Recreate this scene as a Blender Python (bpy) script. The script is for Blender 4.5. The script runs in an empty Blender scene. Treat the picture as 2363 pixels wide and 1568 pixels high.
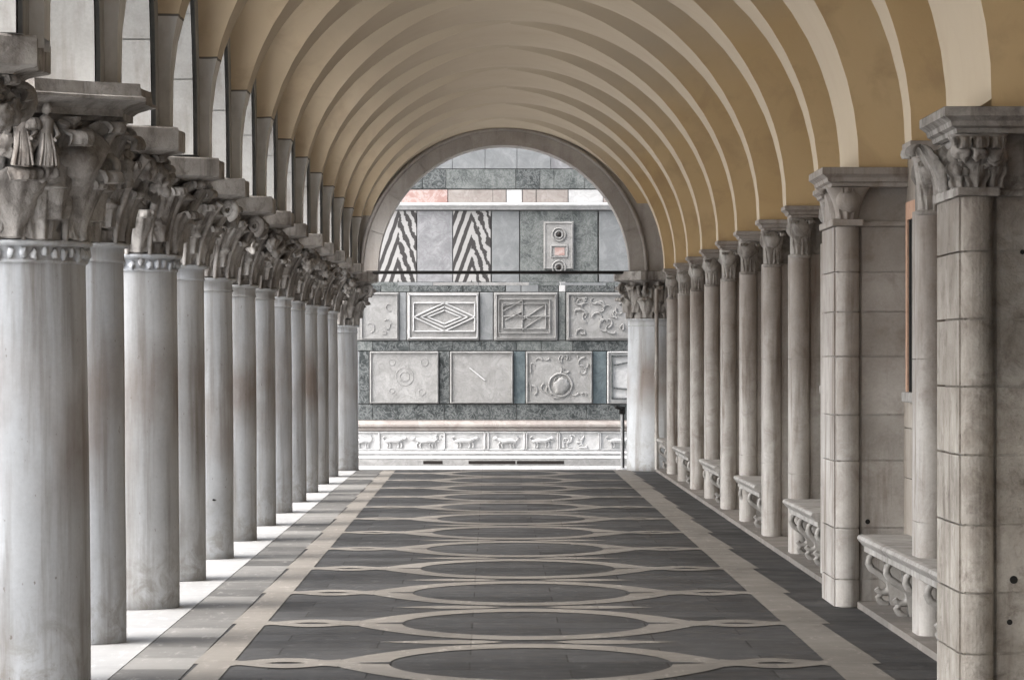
import bpy, bmesh, math, random
from mathutils import Vector, Matrix, noise
R = math.radians
PI = math.pi
scn = bpy.context.scene
col = scn.collection

# ---------------------------------------------------------------- camera
H = 2.0            # eye height, the module of the place
S = 4.2            # column spacing along the walk
D0 = 25.7          # distance of the column numbered 0
def dk(k): return D0 + S * k
cam = bpy.data.cameras.new('camera'); camo = bpy.data.objects.new('camera', cam); col.objects.link(camo)
camo.location = (0, 0, H); camo.rotation_euler = (R(90), 0, 0)
cam.sensor_width = 36; cam.lens = 36 * 9782 / 2363
cam.shift_x = 0.0218; cam.shift_y = 0.0186
cam.clip_start = 0.5; cam.clip_end = 2000
scn.camera = camo
# ---------------------------------------------------------------- sky, sun, exposure
SUN_EL, SUN_AZ = 48, -114      # azimuth from +Y, towards +X
w = bpy.data.worlds.new('World'); scn.world = w; w.use_nodes = True
nt = w.node_tree; bg = nt.nodes['Background']
sky = nt.nodes.new('ShaderNodeTexSky'); sky.sky_type = 'NISHITA'; sky.sun_disc = False
sky.sun_elevation = R(SUN_EL); sky.sun_rotation = R(SUN_AZ)
sky.dust_density = 4.0; sky.air_density = 1.0; sky.ozone_density = 0.6
hs = nt.nodes.new('ShaderNodeHueSaturation'); hs.inputs['Saturation'].default_value = 0.35
nt.links.new(sky.outputs[0], hs.inputs['Color']); nt.links.new(hs.outputs[0], bg.inputs[0])
bg.inputs[1].default_value = 0.15
sl = bpy.data.lights.new('sun', 'SUN'); sl.energy = 0.6; sl.angle = R(60); sl.color = (1.0, 0.985, 0.96)
so = bpy.data.objects.new('sun', sl); col.objects.link(so)
dv = Vector((math.sin(R(SUN_AZ)) * math.cos(R(SUN_EL)), math.cos(R(SUN_AZ)) * math.cos(R(SUN_EL)), math.sin(R(SUN_EL))))
so.rotation_euler = dv.to_track_quat('Z', 'Y').to_euler()
scn.view_settings.view_transform = 'Standard'; scn.view_settings.look = 'None'
scn.view_settings.exposure = 2.34; scn.view_settings.gamma = 1.0
scn.cycles.max_bounces = 10; scn.cycles.diffuse_bounces = 7

# ---------------------------------------------------------------- materials
def node(nt, t, **kw):
    n = nt.nodes.new(t)
    for k, v in kw.items(): setattr(n, k, v)
    return n
class M:
    """small node-graph writer"""
    def __init__(s, name, rough=0.75):
        s.m = bpy.data.materials.new(name); s.m.use_nodes = True
        s.nt = s.m.node_tree; s.b = s.nt.nodes['Principled BSDF']
        s.b.inputs['Roughness'].default_value = rough
        s.b.inputs['Specular IOR Level'].default_value = 0.3
        g = node(s.nt, 'ShaderNodeNewGeometry'); s.pos = g.outputs['Position']; s.nrm = g.outputs['Normal']
    def link(s, a, b): s.nt.links.new(a, b)
    def vec(s, scale, loc=(0, 0, 0), src=None):
        n = node(s.nt, 'ShaderNodeMapping'); n.inputs['Scale'].default_value = scale; n.inputs['Location'].default_value = loc
        s.link(src or s.pos, n.inputs['Vector']); return n.outputs[0]
    def noise(s, scale, detail=4, rough=0.55, vec=None, dist=0.0):
        n = node(s.nt, 'ShaderNodeTexNoise'); n.inputs['Scale'].default_value = scale; n.inputs['Detail'].default_value = detail
        n.inputs['Roughness'].default_value = rough; n.inputs['Distortion'].default_value = dist
        s.link(vec or s.pos, n.inputs['Vector']); return n.outputs['Fac']
    def ramp(s, fac, stops):
        n = node(s.nt, 'ShaderNodeValToRGB'); e = n.color_ramp.elements
        while len(e) < len(stops): e.new(0.5)
        for i, (p, c) in enumerate(stops):
            e[i].position = p; e[i].color = (c[0], c[1], c[2], 1) if isinstance(c, (tuple, list)) else (c, c, c, 1)
        s.link(fac, n.inputs[0]); return n.outputs[0]
    def mix(s, fac, a, b, mode='MIX'):
        n = node(s.nt, 'ShaderNodeMix', data_type='RGBA', blend_type=mode)
        for i, v in ((0, fac), (6, a), (7, b)):
            if hasattr(v, 'is_output'): s.link(v, n.inputs[i])
            elif i == 0: n.inputs[0].default_value = v
            else: n.inputs[i].default_value = (v[0], v[1], v[2], 1) if isinstance(v, (tuple, list)) else (v, v, v, 1)
        return n.outputs[2]
    def math(s, op, a, b=0.0, c=None):
        n = node(s.nt, 'ShaderNodeMath', operation=op)
        for i, v in enumerate((a, b) + ((c,) if c is not None else ())):
            if hasattr(v, 'is_output'): s.link(v, n.inputs[i])
            else: n.inputs[i].default_value = v
        return n.outputs[0]
    def sep(s):
        n = node(s.nt, 'ShaderNodeSeparateXYZ'); s.link(s.pos, n.inputs[0]); return n.outputs
    def band(s, v, lo, hi, soft):
        a = s.math('SMOOTHSTEP' if False else 'SUBTRACT', v, lo); a = s.clampdiv(a, soft)
        b = s.math('SUBTRACT', hi, v); b = s.clampdiv(b, soft)
        return s.math('MULTIPLY', a, b)
    def clampdiv(s, v, k):
        n = node(s.nt, 'ShaderNodeMath', operation='DIVIDE', use_clamp=True); s.link(v, n.inputs[0]); n.inputs[1].default_value = k
        return n.outputs[0]
    def color(s, c): s.link(c, s.b.inputs['Base Color'])
    def bump(s, h, strength=0.4, dist=0.01):
        n = node(s.nt, 'ShaderNodeBump'); n.inputs['Strength'].default_value = strength; n.inputs['Distance'].default_value = dist
        s.link(h, n.inputs['Height']); s.link(n.outputs[0], s.b.inputs['Normal'])

def stone(name, c1, c2, dark=(0.10, 0.09, 0.08), darkamt=0.5, scale=1.6, streak=0.5, rough=0.75, bump=0.4, bdist=0.006, off=(0, 0, 0), dlo=0.52, dhi=0.72, clean=False):
    m = M(name, rough)
    v = m.vec((1, 1, 1), off)
    base = m.ramp(m.noise(scale, 6, 0.6, v), [(0.3, c1), (0.7, c2)])
    st = m.noise(3.0, 5, 0.6, m.vec((2.2, 2.2, 0.22), off))          # rain and hand streaks run down
    st = m.ramp(st, [(dlo, 0.0), (dhi, 1.0)])
    base = m.mix(m.math('MULTIPLY', st, streak), base, dark)
    bl = m.ramp(m.noise(scale * 2.3, 8, 0.7, v, 0.6), [(0.5, 0.0), (0.75, 1.0)])
    base = m.mix(m.math('MULTIPLY', bl, darkamt), base, dark)
    fine = m.noise(45, 4, 0.7, v)
    base = m.mix(0.35, base, m.mix(1.0, base, m.ramp(fine, [(0.3, 0.72), (0.7, 1.15)]), 'MULTIPLY'))
    g = node(m.nt, 'ShaderNodeNewGeometry')
    base = m.mix(1.0, base, m.ramp(g.outputs['Random Per Island'], [(0.0, 0.84), (1.0, 1.08)]), 'MULTIPLY')
    if clean:                                              # the lowest courses are rubbed clean, soot gathers above
        x, y, z = m.sep()
        hi = m.clampdiv(m.math('SUBTRACT', m.math('ADD', z, m.math('MULTIPLY', m.noise(1.3, 4), 1.2)), 1.9), 1.6)
        base = m.mix(m.math('MULTIPLY', hi, 0.42), base, dark)
    m.color(base)
    m.bump(m.mix(0.5, m.noise(9, 6, 0.65, v), fine), bump, bdist)
    return m.m

# columns of pale limestone with a brown hand-worn and rain-streaked zone
def shaft_mat():
    m = M('shaft_stone', 0.6)
    base = m.ramp(m.noise(0.9, 5, 0.55), [(0.3, (0.45, 0.465, 0.48)), (0.7, (0.63, 0.65, 0.67))])
    st = m.ramp(m.noise(2.0, 6, 0.62, m.vec((3.2, 3.2, 0.20))), [(0.48, 0.0), (0.72, 1.0)])
    base = m.mix(m.math('MULTIPLY', st, 0.85), base, (0.21, 0.185, 0.16))
    x, y, z = m.sep()
    zn = m.math('ADD', z, m.math('MULTIPLY', m.noise(1.1, 3, 0.5), 0.9))
    b = m.band(zn, 1.45, 2.7, 0.5)
    base = m.mix(m.math('MULTIPLY', b, m.ramp(m.noise(1.7, 4, 0.5, m.vec((1, 1, 0.5))), [(0.38, 0.0), (0.60, 0.75)])), base, (0.22, 0.165, 0.13))
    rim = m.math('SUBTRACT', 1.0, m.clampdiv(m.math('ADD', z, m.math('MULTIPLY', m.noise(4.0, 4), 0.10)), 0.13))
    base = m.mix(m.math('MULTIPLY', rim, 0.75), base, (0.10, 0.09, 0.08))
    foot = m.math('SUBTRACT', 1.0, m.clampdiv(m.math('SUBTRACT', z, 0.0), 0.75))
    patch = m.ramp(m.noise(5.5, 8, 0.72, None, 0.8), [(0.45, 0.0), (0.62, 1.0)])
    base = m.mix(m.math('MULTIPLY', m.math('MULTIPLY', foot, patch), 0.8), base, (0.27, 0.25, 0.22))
    oi = node(m.nt, 'ShaderNodeObjectInfo')                  # every shaft is its own block of stone
    base = m.mix(1.0, base, m.ramp(oi.outputs['Random'], [(0.0, (0.70, 0.68, 0.65)), (0.35, (0.86, 0.85, 0.84)), (0.7, (1.0, 1.0, 1.0)), (1.0, (0.92, 0.93, 0.95))]), 'MULTIPLY')
    pit = m.ramp(m.noise(26, 3, 0.5, m.vec((1, 1, 0.6))), [(0.70, 0.0), (0.76, 0.7)])
    base = m.mix(pit, base, (0.16, 0.13, 0.11))
    fine = m.noise(30, 5, 0.7)
    base = m.mix(0.3, base, m.mix(1.0, base, m.ramp(fine, [(0.3, 0.75), (0.7, 1.12)]), 'MULTIPLY'))
    m.color(base); m.bump(m.mix(0.4, m.noise(6, 6, 0.6), fine), 0.35, 0.006)
    return m.m
def plaster_mat(name, c1, c2, foot=True, top=None, stain=0.5):
    m = M(name, 0.9)
    base = m.ramp(m.noise(0.45, 4, 0.55), [(0.3, c1), (0.7, c2)])
    base = m.mix(m.ramp(m.noise(2.2, 6, 0.6, None, 0.5), [(0.48, 0.0), (0.72, stain)]), base, (0.34, 0.235, 0.14))
    h = m.noise(14, 6, 0.65)
    if top:      # colour fades to a greyer tan towards the crown
        x, y, z = m.sep()
        up = m.clampdiv(m.math('SUBTRACT', m.math('ADD', z, m.math('MULTIPLY', m.noise(0.7, 4), 0.8)), 5.45), 0.75)
        base = m.mix(up, base, top)
    if foot:     # the springers on the left are bare stone up to a level joint
        x, y, z = m.sep()
        left = m.math('LESS_THAN', x, 0.1)
        zz = m.math('ADD', z, m.math('MULTIPLY', m.noise(3, 2), 0.03))
        low = m.math('MULTIPLY', m.math('LESS_THAN', zz, 4.425), left)
        st = m.ramp(m.noise(2.6, 7, 0.65, m.vec((1, 1, 0.6))), [(0.3, (0.42, 0.40, 0.37)), (0.5, (0.60, 0.59, 0.575)), (0.7, (0.72, 0.72, 0.715))])
        base = m.mix(low, base, st)
        jn = m.math('MULTIPLY', m.band(zz, 4.41, 4.43, 0.003), left)
        base = m.mix(m.math('MULTIPLY', jn, 0.8), base, (0.06, 0.05, 0.04))
    m.color(base); m.bump(h, 0.35, 0.008)
    return m.m
MAT = {}
MAT['shaft'] = shaft_mat()
MAT['capital'] = stone('carved_stone', (0.16, 0.14, 0.122), (0.47, 0.45, 0.425), (0.045, 0.032, 0.024), 0.85, 2.2, 0.8, bump=0.9, bdist=0.015)
MAT['cap_dark'] = stone('sooty_stone', (0.13, 0.105, 0.085), (0.26, 0.235, 0.21), (0.05, 0.038, 0.03), 0.6, 3.0, 0.5, bump=0.7, bdist=0.01)
MAT['springer'] = stone('arch_stone', (0.27, 0.265, 0.25), (0.40, 0.395, 0.385), (0.13, 0.105, 0.085), 0.35, 1.4, 0.5)
MAT['pier'] = stone('pier_stone', (0.33, 0.305, 0.28), (0.56, 0.54, 0.515), (0.13, 0.092, 0.066), 0.55, 1.5, 0.85, clean=True)
MAT['pier_worn'] = stone('worn_pier_stone', (0.27, 0.24, 0.205), (0.50, 0.47, 0.425), (0.085, 0.06, 0.045), 0.75, 2.6, 0.6, bump=1.0, bdist=0.02, off=(3, 7, 1), clean=True)
MAT['wall'] = stone('wall_stone', (0.25, 0.22, 0.19), (0.38, 0.35, 0.31), (0.17, 0.13, 0.10), 0.45, 1.1, 0.4)
MAT['ringstone'] = stone('dark_arch_stone', (0.34, 0.31, 0.285), (0.46, 0.435, 0.41), (0.16, 0.135, 0.12), 0.4, 1.2, 0.3)
MAT['bench'] = stone('bench_stone', (0.25, 0.24, 0.225), (0.42, 0.405, 0.385), (0.09, 0.075, 0.065), 0.6, 2.5, 0.5)
MAT['plaster'] = plaster_mat('ochre_plaster_shaded', (0.52, 0.365, 0.185), (0.60, 0.45, 0.26), top=(0.46, 0.385, 0.285))  # right webs: same vault plaster, deeper ochre with the shade in its colour
MAT['plaster_lit_left'] = plaster_mat('ochre_plaster_lit', (0.62, 0.50, 0.345), (0.70, 0.585, 0.43), top=(0.46, 0.385, 0.285))  # left webs: same vault plaster, arcade light painted in as lighter tan
MAT['plaster_pale'] = plaster_mat('cream_plaster', (0.49, 0.41, 0.305), (0.54, 0.46, 0.35), stain=0.12)
MAT['redplaster'] = stone('rose_reveal', (0.42, 0.25, 0.17), (0.50, 0.33, 0.24), (0.12, 0.06, 0.05), 0.5, 3.0, 0.5)
def plain(name, c, rough=0.5, metal=0.0):
    m = M(name, rough); m.b.inputs['Metallic'].default_value = metal
    m.color(m.ramp(m.noise(25, 4), [(0.3, tuple(v * 0.75 for v in c)), (0.7, c)])); return m.m
MAT['iron'] = plain('iron', (0.012, 0.011, 0.010), 0.6)
MAT['grille'] = plain('window_dark', (0.02, 0.016, 0.014), 0.4)
MAT['steel'] = plain('grey_paint', (0.5, 0.5, 0.5), 0.4)

def floor_mat(name, c1, c2, jx, jy, jointcol, jamt=0.6, rough=0.6, var=0.5, oy=0.0):
    """slabs of the given size, each a little different, with worn joints"""
    m = M(name, rough)
    b = node(m.nt, 'ShaderNodeTexBrick'); b.offset = 0.5
    b.inputs['Scale'].default_value = 1.0; b.inputs['Mortar Size'].default_value = 0.007; b.inputs['Mortar Smooth'].default_value = 0.3
    b.inputs['Brick Width'].default_value = jx; b.inputs['Row Height'].default_value = jy
    b.inputs['Color1'].default_value = (0, 0, 0, 1); b.inputs['Color2'].default_value = (1, 1, 1, 1); b.inputs['Mortar'].default_value = (0.5, 0.5, 0.5, 1)
    m.link(m.vec((1, 1, 1), (0.13, oy, 0)), b.inputs['Vector'])
    sl_ = m.mix(var, m.ramp(m.noise(1.6, 7, 0.65, m.vec((1, 0.22, 1))), [(0.35, c1), (0.68, c2)]), m.ramp(b.outputs['Color'], [(0.0, c1), (1.0, c2)]))
    sp = m.ramp(m.noise(11, 8, 0.75, m.vec((1, 0.16, 1))), [(0.56, 0.0), (0.72, 1.0)])
    sl_ = m.mix(m.math('MULTIPLY', sp, 0.6), sl_, tuple(min(1, v * 1.9) for v in c2))
    sl_ = m.mix(m.math('MULTIPLY', b.outputs['Fac'], jamt), sl_, jointcol)
    m.color(sl_)
    h = m.mix(0.5, m.noise(3.0, 5, 0.6), m.math('SUBTRACT', 1.0, b.outputs['Fac']))
    m.bump(h, 0.35, 0.006); m.b.inputs['Specular IOR Level'].default_value = 0.18
    rr = m.ramp(m.noise(2.2, 4), [(0.3, rough - 0.08), (0.7, rough + 0.2)]); m.link(rr, m.b.inputs['Roughness'])
    return m.m
MAT['floor_dark'] = floor_mat('dark_trachyte', (0.022, 0.022, 0.0225), (0.060, 0.060, 0.061), 1.3, 0.7, (0.012, 0.011, 0.010), 0.8, var=0.6)
MAT['floor_grey'] = floor_mat('grey_trachyte', (0.045, 0.044, 0.043), (0.20, 0.195, 0.185), 3.0, 1.05, (0.03, 0.028, 0.026), var=0.8)
MAT['floor_light'] = floor_mat('pale_inlay_stone', (0.135, 0.124, 0.110), (0.20, 0.186, 0.168), 2.0, 1.4, (0.10, 0.09, 0.08), 0.5)
MAT['kerb'] = floor_mat('kerb_stone', (0.23, 0.23, 0.229), (0.32, 0.32, 0.32), 4.0, 2.1, (0.12, 0.11, 0.10), 0.7, 0.6)
MAT['kerb_right'] = floor_mat('inner_kerb_stone', (0.14, 0.13, 0.12), (0.22, 0.20, 0.18), 4.0, 2.1, (0.05, 0.045, 0.04), 0.7, 0.6)
MAT['paving'] = floor_mat('piazza_paving', (0.36, 0.36, 0.36), (0.46, 0.46, 0.46), 0.9, 0.6, (0.12, 0.12, 0.12), 0.5, 0.65)

def marble(name, c1, c2, vein, vs=3.0, va=0.6, rough=0.65, off=(0, 0, 0), blotch=3.0):
    m = M(name, rough); v = m.vec((1, 1, 1), off)
    base = m.ramp(m.noise(blotch, 7, 0.65, v, 0.8), [(0.32, c1), (0.68, c2)])
    n = m.noise(vs, 6, 0.65, v, 1.5)
    ridge = m.math('ABSOLUTE', m.math('SUBTRACT', n, 0.5))
    r = m.ramp(ridge, [(0.0, 1.0), (0.05, 0.0)])
    base = m.mix(m.math('MULTIPLY', r, va), base, vein)
    m.color(base); m.bump(m.mix(0.5, m.noise(5, 6, 0.7, v, 0.8), m.noise(22, 5, 0.7, v)), 0.6, 0.03 if 'relief' in name else 0.012); return m.m
MAT['green'] = marble('green_breccia', (0.014, 0.018, 0.019), (0.080, 0.088, 0.088), (0.30, 0.31, 0.31), 7.0, 0.45)
MAT['green_pale'] = marble('grey_green_marble', (0.045, 0.053, 0.052), (0.15, 0.16, 0.157), (0.30, 0.31, 0.305), 7.0, 0.4, off=(5, 0, 3))
MAT['blue'] = marble('blue_green_marble', (0.06, 0.08, 0.09), (0.14, 0.17, 0.18), (0.04, 0.05, 0.06), 4.0, 0.4)
MAT['white'] = marble('white_marble', (0.42, 0.42, 0.42), (0.52, 0.52, 0.52), (0.24, 0.24, 0.245), 2.5, 0.35)
MAT['relief'] = marble('relief_marble', (0.21, 0.207, 0.202), (0.31, 0.307, 0.302), (0.12, 0.12, 0.117), 3.0, 0.3, off=(1, 2, 7))
MAT['lilac'] = marble('lilac_marble', (0.16, 0.162, 0.17), (0.29, 0.292, 0.30), (0.16, 0.155, 0.165), 3.5, 0.6, off=(9, 2, 1))
MAT['palegrey'] = marble('pale_grey_marble', (0.15, 0.158, 0.163), (0.24, 0.248, 0.253), (0.15, 0.16, 0.165), 3.0, 0.5, off=(4, 2, 9))
MAT['pink'] = marble('pink_marble', (0.30, 0.185, 0.165), (0.36, 0.27, 0.25), (0.5, 0.45, 0.43), 3.0, 0.5)
MAT['beige'] = marble('beige_marble', (0.23, 0.205, 0.19), (0.33, 0.305, 0.285), (0.2, 0.16, 0.15), 3.0, 0.5)
MAT['mortar'] = plain('mortar', (0.12, 0.12, 0.118), 0.9)
def zebra(cx, name):
    m = M(name, 0.4)
    x, y, z = m.sep()
    n1 = m.math('MULTIPLY', m.math('SUBTRACT', m.noise(5.0, 4, 0.65), 0.5), 0.40)
    ax = m.math('ABSOLUTE', m.math('ADD', m.math('SUBTRACT', x, cx), m.math('MULTIPLY', n1, 0.25)))
    f = m.math('ADD', m.math('MULTIPLY', ax, 2.8), z)
    f = m.math('ADD', f, n1)
    sn = m.math('SINE', m.math('MULTIPLY', f, 2 * PI / 0.44))
    m.color(m.ramp(m.math('MULTIPLY_ADD', sn, 0.5, 0.5), [(0.40, (0.05, 0.047, 0.047)), (0.54, (0.33, 0.325, 0.32))]))
    return m.m

# ---------------------------------------------------------------- mesh helpers
class MB:
    def __init__(s): s.v = []; s.f = []; s.sm = []
    def add(s, verts, faces, smooth=False):
        o = len(s.v); s.v += [tuple(v) for v in verts]
        s.f += [tuple(i + o for i in f) for f in faces]; s.sm += [smooth] * len(faces)
    def box(s, x0, x1, y0, y1, z0, z1):
        s.add([(x0, y0, z0), (x1, y0, z0), (x1, y1, z0), (x0, y1, z0), (x0, y0, z1), (x1, y0, z1), (x1, y1, z1), (x0, y1, z1)],
              [(0, 3, 2, 1), (4, 5, 6, 7), (0, 1, 5, 4), (1, 2, 6, 5), (2, 3, 7, 6), (3, 0, 4, 7)])
    def bbox(s, x0, x1, y0, y1, z0, z1, b=0.01):
        """box with chamfered edges on every side"""
        bm = bmesh.new(); bmesh.ops.create_cube(bm, size=1.0)
        for v in bm.verts: v.co = Vector(((x0 + x1) / 2 + v.co.x * (x1 - x0), (y0 + y1) / 2 + v.co.y * (y1 - y0), (z0 + z1) / 2 + v.co.z * (z1 - z0)))
        bmesh.ops.bevel(bm, geom=list(bm.edges), offset=b, segments=2, affect='EDGES', profile=0.6)
        s.bm(bm)
    def bm(s, bm, smooth=False):
        bm.verts.index_update()
        s.add([v.co[:] for v in bm.verts], [[v.index for v in f.verts] for f in bm.faces], smooth); bm.free()
    def grid(s, P, smooth=True, closeu=False):
        n, mm = len(P), len(P[0]); vs = [p for r in P for p in r]; fs = []
        for i in range(n if closeu else n - 1):
            for j in range(mm - 1):
                a = i * mm + j; b = ((i + 1) % n) * mm + j
                fs.append((a, b, b + 1, a + 1))
        s.add(vs, fs, smooth)
    def lathe(s, prof, cx, cy, n=48, smooth=True, a0=0.0, a1=2 * PI):
        full = abs(a1 - a0 - 2 * PI) < 1e-6; P = []
        for i in range(n if full else n + 1):
            a = a0 + (a1 - a0) * i / n
            P.append([(cx + r * math.cos(a), cy + r * math.sin(a), z) for r, z in prof])
        s.grid(P, smooth, full)
    def poly(s, pts, smooth=False): s.add(pts, [tuple(range(len(pts)))], smooth)
    def prism(s, plan, z0, z1, smoothside=False):
        n = len(plan); v = [(x, y, z0) for x, y in plan] + [(x, y, z1) for x, y in plan]
        s.add(v, [tuple(range(n - 1, -1, -1)), tuple(range(n, 2 * n))], False)
        s.add(v, [(i, (i + 1) % n, (i + 1) % n + n, i + n) for i in range(n)], smoothside)
    def tube(s, pts, r, n=8, cap=True):
        pts = [Vector(p) for p in pts]; P = []
        for i, p in enumerate(pts):
            t = (pts[min(i + 1, len(pts) - 1)] - pts[max(i - 1, 0)]).normalized()
            u = t.cross(Vector((0.123, 0.31, 0.94))).normalized(); v = t.cross(u)
            rr = r[i] if isinstance(r, (list, tuple)) else r
            P.append([tuple(p + u * rr * math.cos(a) + v * rr * math.sin(a)) for a in [2 * PI * k / n for k in range(n + 1)]])
        s.grid(P)
        if cap:
            s.poly(P[0][:-1]); s.poly(P[-1][:-1][::-1])
    def build(s, name, mat, parent=None, bev=0.0, loc=None):
        me = bpy.data.meshes.new(name)
        me.from_pydata(s.v, [], s.f); me.update()
        for p, sm in zip(me.polygons, s.sm): p.use_smooth = sm
        o = bpy.data.objects.new(name, me); col.objects.link(o)
        if isinstance(mat, str): mat = MAT[mat]
        me.materials.append(mat)
        bm = bmesh.new(); bm.from_mesh(me); bmesh.ops.recalc_face_normals(bm, faces=bm.faces); bm.to_mesh(me); bm.free()
        if parent: o.parent = parent
        if loc: o.location = loc
        return o
def tag(o, label=None, cat=None, group=None, kind=None):
    if label: o['label'] = label
    if cat: o['category'] = cat
    if group: o['group'] = group
    if kind: o['kind'] = kind
    return o
def empty(name, loc, label, cat, group=None):
    o = bpy.data.objects.new(name, None); col.objects.link(o); o.location = loc; o.empty_display_size = 0.3
    return tag(o, label, cat, group, 'thing')
def copy_tree(o, parent=None):
    c = o.copy(); col.objects.link(c); c.parent = parent
    for ch in list(o.children): copy_tree(ch, c)
    return c
def hx(v): return v * H                  # module -> metres sideways
def hz(v): return H + v * H              # module above the eye line -> metres above the floor

K0, K1 = -6, 12                          # bays of the walk
YN, YF = dk(K0), dk(K1)

# ---------------------------------------------------------------- ground and floor
b = MB(); b.poly([(-400, -300, -0.02), (400, -300, -0.02), (400, 500, -0.02), (-400, 500, -0.02)])
tag(b.build('ground', 'paving'), kind='structure')
b = MB(); b.box(hx(-1.19), hx(1.48), YN - 4, YF + 0.55, -0.015, 0.0)
tag(b.build('portico_floor', 'floor_dark'), kind='structure')
b = MB(); b.box(hx(-1.19), hx(-0.97), YN - 4, YF + 0.45, 0.0005, 0.004)
tag(b.build('floor_border_slabs', 'floor_grey'), kind='structure')
b = MB(); b.box(hx(-2.1), hx(-1.19), YN - 4, YF + 1.1, -0.05, 0.008)
tag(b.build('column_kerb', 'kerb'), kind='structure')
b = MB(); b.box(hx(1.48), hx(2.0), YN - 4, YF + 1.1, -0.05, 0.05)
tag(b.build('wall_kerb', 'kerb_right'), kind='structure')

XC = hx(0.135); A_IN, A_OUT = hx(0.465), hx(0.60)
B_IN, B_OUT = 0.352 * S, 0.452 * S
DK = MB()
def inlay():
    b = MB(); z = 0.005
    def quads(top, bot): b.grid([[(x, y, z) for x, y in top], [(x, y, z) for x, y in bot]], False)
    rnd = random.Random(4)
    def strip(x0, x1, wob):
        y = YN - 4.2 + 0.5 * S; k = 0
        while y < YF + 0.4:
            e = min(y + S, YF + 0.4)
            j = hx(0.024) if wob else hx(0.016)
            # each slab's outer edge is a little skewed, so the band steps at the joints
            if wob > 0: b.poly([(x0, y, z), (x1 + j * 0.9, y + 0.02, z), (x1 - j * 0.5, e, z), (x0, e, z)])
            else: b.poly([(x0 - j * 0.2, y, z), (x1, y, z), (x1, e, z), (x0 + j, e, z)])
            y = e; k += 1
    strip(hx(-0.97), hx(-0.845), 0)
    strip(hx(1.11), hx(1.265), 1)
    b.poly([(hx(-0.845), YF + 0.1, z), (hx(1.11), YF + 0.1, z), (hx(1.11), YF + 0.5, z), (hx(-0.845), YF + 0.5, z)])
    for k in range(K0 - 1, K1):
        cy = dk(k) + 0.5 * S + 0.05
        n = 144; outer = []; inner = []
        for i in range(n + 1):
            a = 2 * PI * i / n; c, s_ = math.cos(a), math.sin(a)
            pin = 1 + 0.08 * abs(c) ** 12                       # both curves run to a point at the sides
            outer.append((XC + A_OUT * c * pin, cy + B_OUT * s_ * (1 - 0.16 * abs(c) ** 3)))
            inner.append((XC + A_IN * c, cy + B_IN * s_ * (1 - 0.05 * abs(c))))
        if cy + B_OUT > YF + 0.4: continue
        quads(outer, inner)
        for sg in (-1, 1):                                     # eye-shaped lens reaching to the border band
            xa = XC + sg * A_OUT * 1.05
            xb = hx(-0.845) if sg < 0 else hx(1.11)
            top = []; bot = []; et = []; eb = []
            m_ = 20
            for i in range(m_ + 1):
                t = i / m_; x = xa + (xb - xa) * t
                hh = 0.034 * S + 0.075 * S * math.sin(PI * min(1, t * 1.02)) ** 1.3 + 0.05 * S * max(0, 1 - t * 8)
                hh += 0.03 * S * max(0, (t - 0.93) / 0.07)
                q = (t - 0.5) / 0.20
                e = 0.022 * S * max(0, 1 - q * q)
                top.append((x, cy + hh)); bot.append((x, cy - hh)); et.append((x, cy + e)); eb.append((x, cy - e))
            z = 0.0062; b.grid([[(x, y, z) for x, y in top], [(x, y, z) for x, y in et]], False); b.grid([[(x, y, z) for x, y in eb], [(x, y, z) for x, y in bot]], False); z = 0.005
        # little dark spike inside the ring tip stays open; short bar joining ring to ring
        for sx in (-1, 1):
            yb = cy + S / 2
            if yb > YF: continue
            xs_ = [0.09, 0.16, 0.24, 0.34, 0.44, 0.52]; hs_ = [0.002, 0.040, 0.050, 0.046, 0.022, 0.001]
            b.grid([[(XC + sx * hx(q), yb + w_ * S * sg_, z - 0.0008) for q, w_ in zip(xs_, hs_)] for sg_ in (-1, 1)], False)
        for sx in (-1, 1):                                       # dark slivers let into the ring tips
            x1 = XC + sx * A_IN * 0.99; x2 = XC + sx * A_IN * 1.24
            DK.grid([[(x1, cy - 0.022 * S, 0.0075), (x2, cy - 0.001, 0.0075)], [(x1, cy + 0.022 * S, 0.0075), (x2, cy + 0.001, 0.0075)]], False)
    return b
tag(inlay().build('floor_inlay', 'floor_light'), kind='structure')
tag(DK.build('floor_slivers', 'floor_dark'), kind='structure')

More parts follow.
